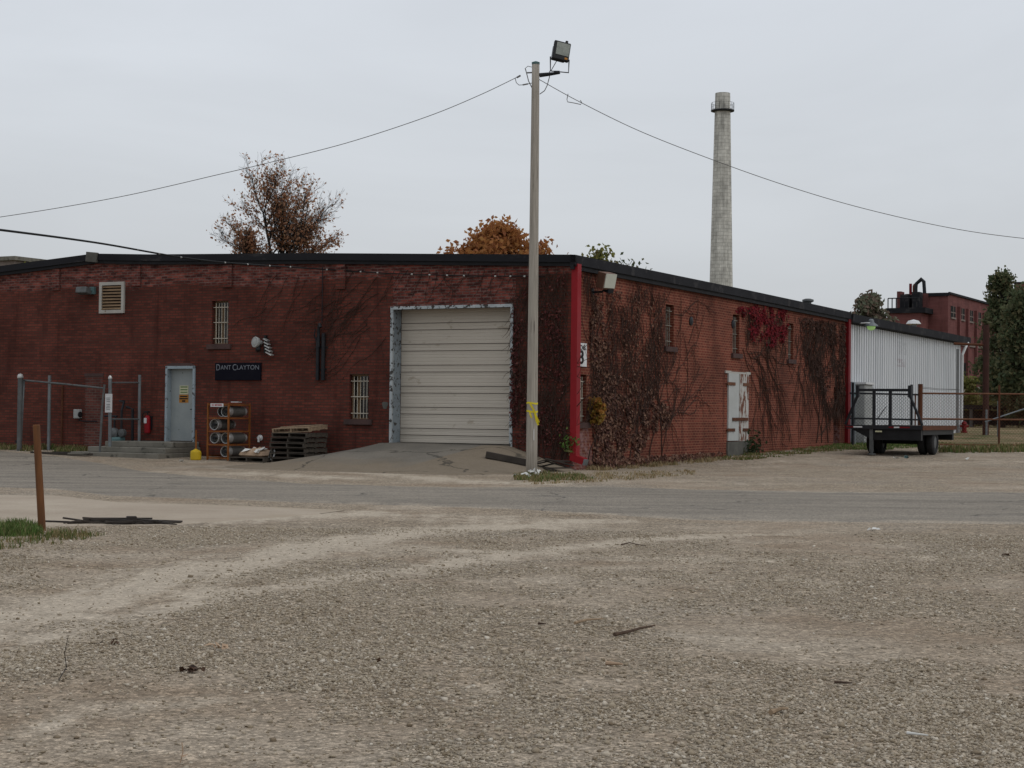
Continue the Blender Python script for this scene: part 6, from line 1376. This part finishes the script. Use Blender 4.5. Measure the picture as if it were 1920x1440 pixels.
def bushy(name, label, px, ptop, Yd, rx, hz_, leafm, n, ls, seed, cz=.55, trunk=.18, group=None, clusters=26, cat='tree', z0=None, pw=1.0):
    random.seed(seed); b_ = AT(px, 700, Yd); b_.z = gz(b_.x, b_.y) if z0 is None else z0; ht = AT(px, ptop, Yd).z-b_.z; o = thing(name, label, cat, b_, 0, group)
    k = MB(); k.tube([(0, 0, -.2), (.06, 0, ht*.4), (0, 0, ht*.85)], [trunk, trunk*.7, .03], 8); cs = []
    for i in range(clusters):
        f = random.random()**.8; z = ht*(1-hz_)+ht*hz_*f; rr = rx*(max(.12, 1-f**pw)**.6)*(.55+.45*min(1, f*4)); a = random.uniform(0, 6.28); q = math.sqrt(random.random())
        c = Vector((math.cos(a)*rr*q, math.sin(a)*rr*q, z)); cs.append((c, min(1.1, rx*random.uniform(.16, .34))*(1-.45*f))); k.tube([(0, 0, z*.8), c*.6+Vector((0, 0, z*.35)), c], [.05, .03, .012], 4, cap=False)
    k.build('trunk', MT['bark'], o); lf_ = MB()
    for _ in range(n):
        c, r = random.choice(cs); v = Vector((random.gauss(0, 1), random.gauss(0, 1), random.gauss(0, .9))); v = v.normalized()*r*(random.random()**.45*1.15 if random.random() < .66 else random.uniform(1.0, 2.1)); lf_.leaf(c+v, ls*random.uniform(.6, 1.4))
    lf_.build('crown', leafm, o); return o
bushy('orange_tree', 'rounded orange leaved tree top behind the roof beside the utility pole', 936, 433, 130, 4.7, .36, MT['lf_orange'], 11000, .24, 8, clusters=64, pw=2.6, trunk=.25)
bushy('hazy_tree', 'dull green and brown tree behind the white shed roof', 1630, 552, 130, 2.1, .42, MT['lf_dull'], 4200, .24, 21, clusters=34)
bushy('dark_tree', 'dark green feathery tree right of the distant factory', 1880, 513, 100, 1.75, .78, MT['lf_dkgreen'], 6800, .16, 22, clusters=95, pw=1.6)
bushy('dark_tree', 'taller dark tree at the right edge of the picture', 1935, 540, 96, 2.4, .85, MT['lf_dkgreen'], 8500, .16, 23, clusters=110, pw=1.8)
bushy('dark_tree', 'low dark bush mass below the right hand trees', 1930, 640, 98, 2.3, .9, MT['lf_dkgreen'], 7000, .2, 24, clusters=40, pw=3)
bushy('conifer_top', 'tip of a green conifer above the roof at far left', 50, 487, 108, 1.1, .6, MT['lf_yel'], 1500, .16, 25, clusters=20)
bushy('autumn_bush', 'yellow green bush at the far corner of the white shed', 1822, 712, 104, 1.5, .95, MT['lf_yel'], 2600, .13, 26, clusters=22, cat='bush', pw=3)
for i, (px, tp, rx, lb) in enumerate(((1835, 741, 1.4, 'straggly olive brush left of the mast foot beyond the fence'), (1878, 738, 1.7, 'tan brush between the mast and the right edge'), (1915, 733, 1.6, 'pale autumn brush at the right edge beyond the fence'))):
    bushy('autumn_bush', lb, px, tp, 108, rx, .95, MT['lf_hedge'], 1900, .13, 30+i, clusters=20, cat='bush', pw=3)
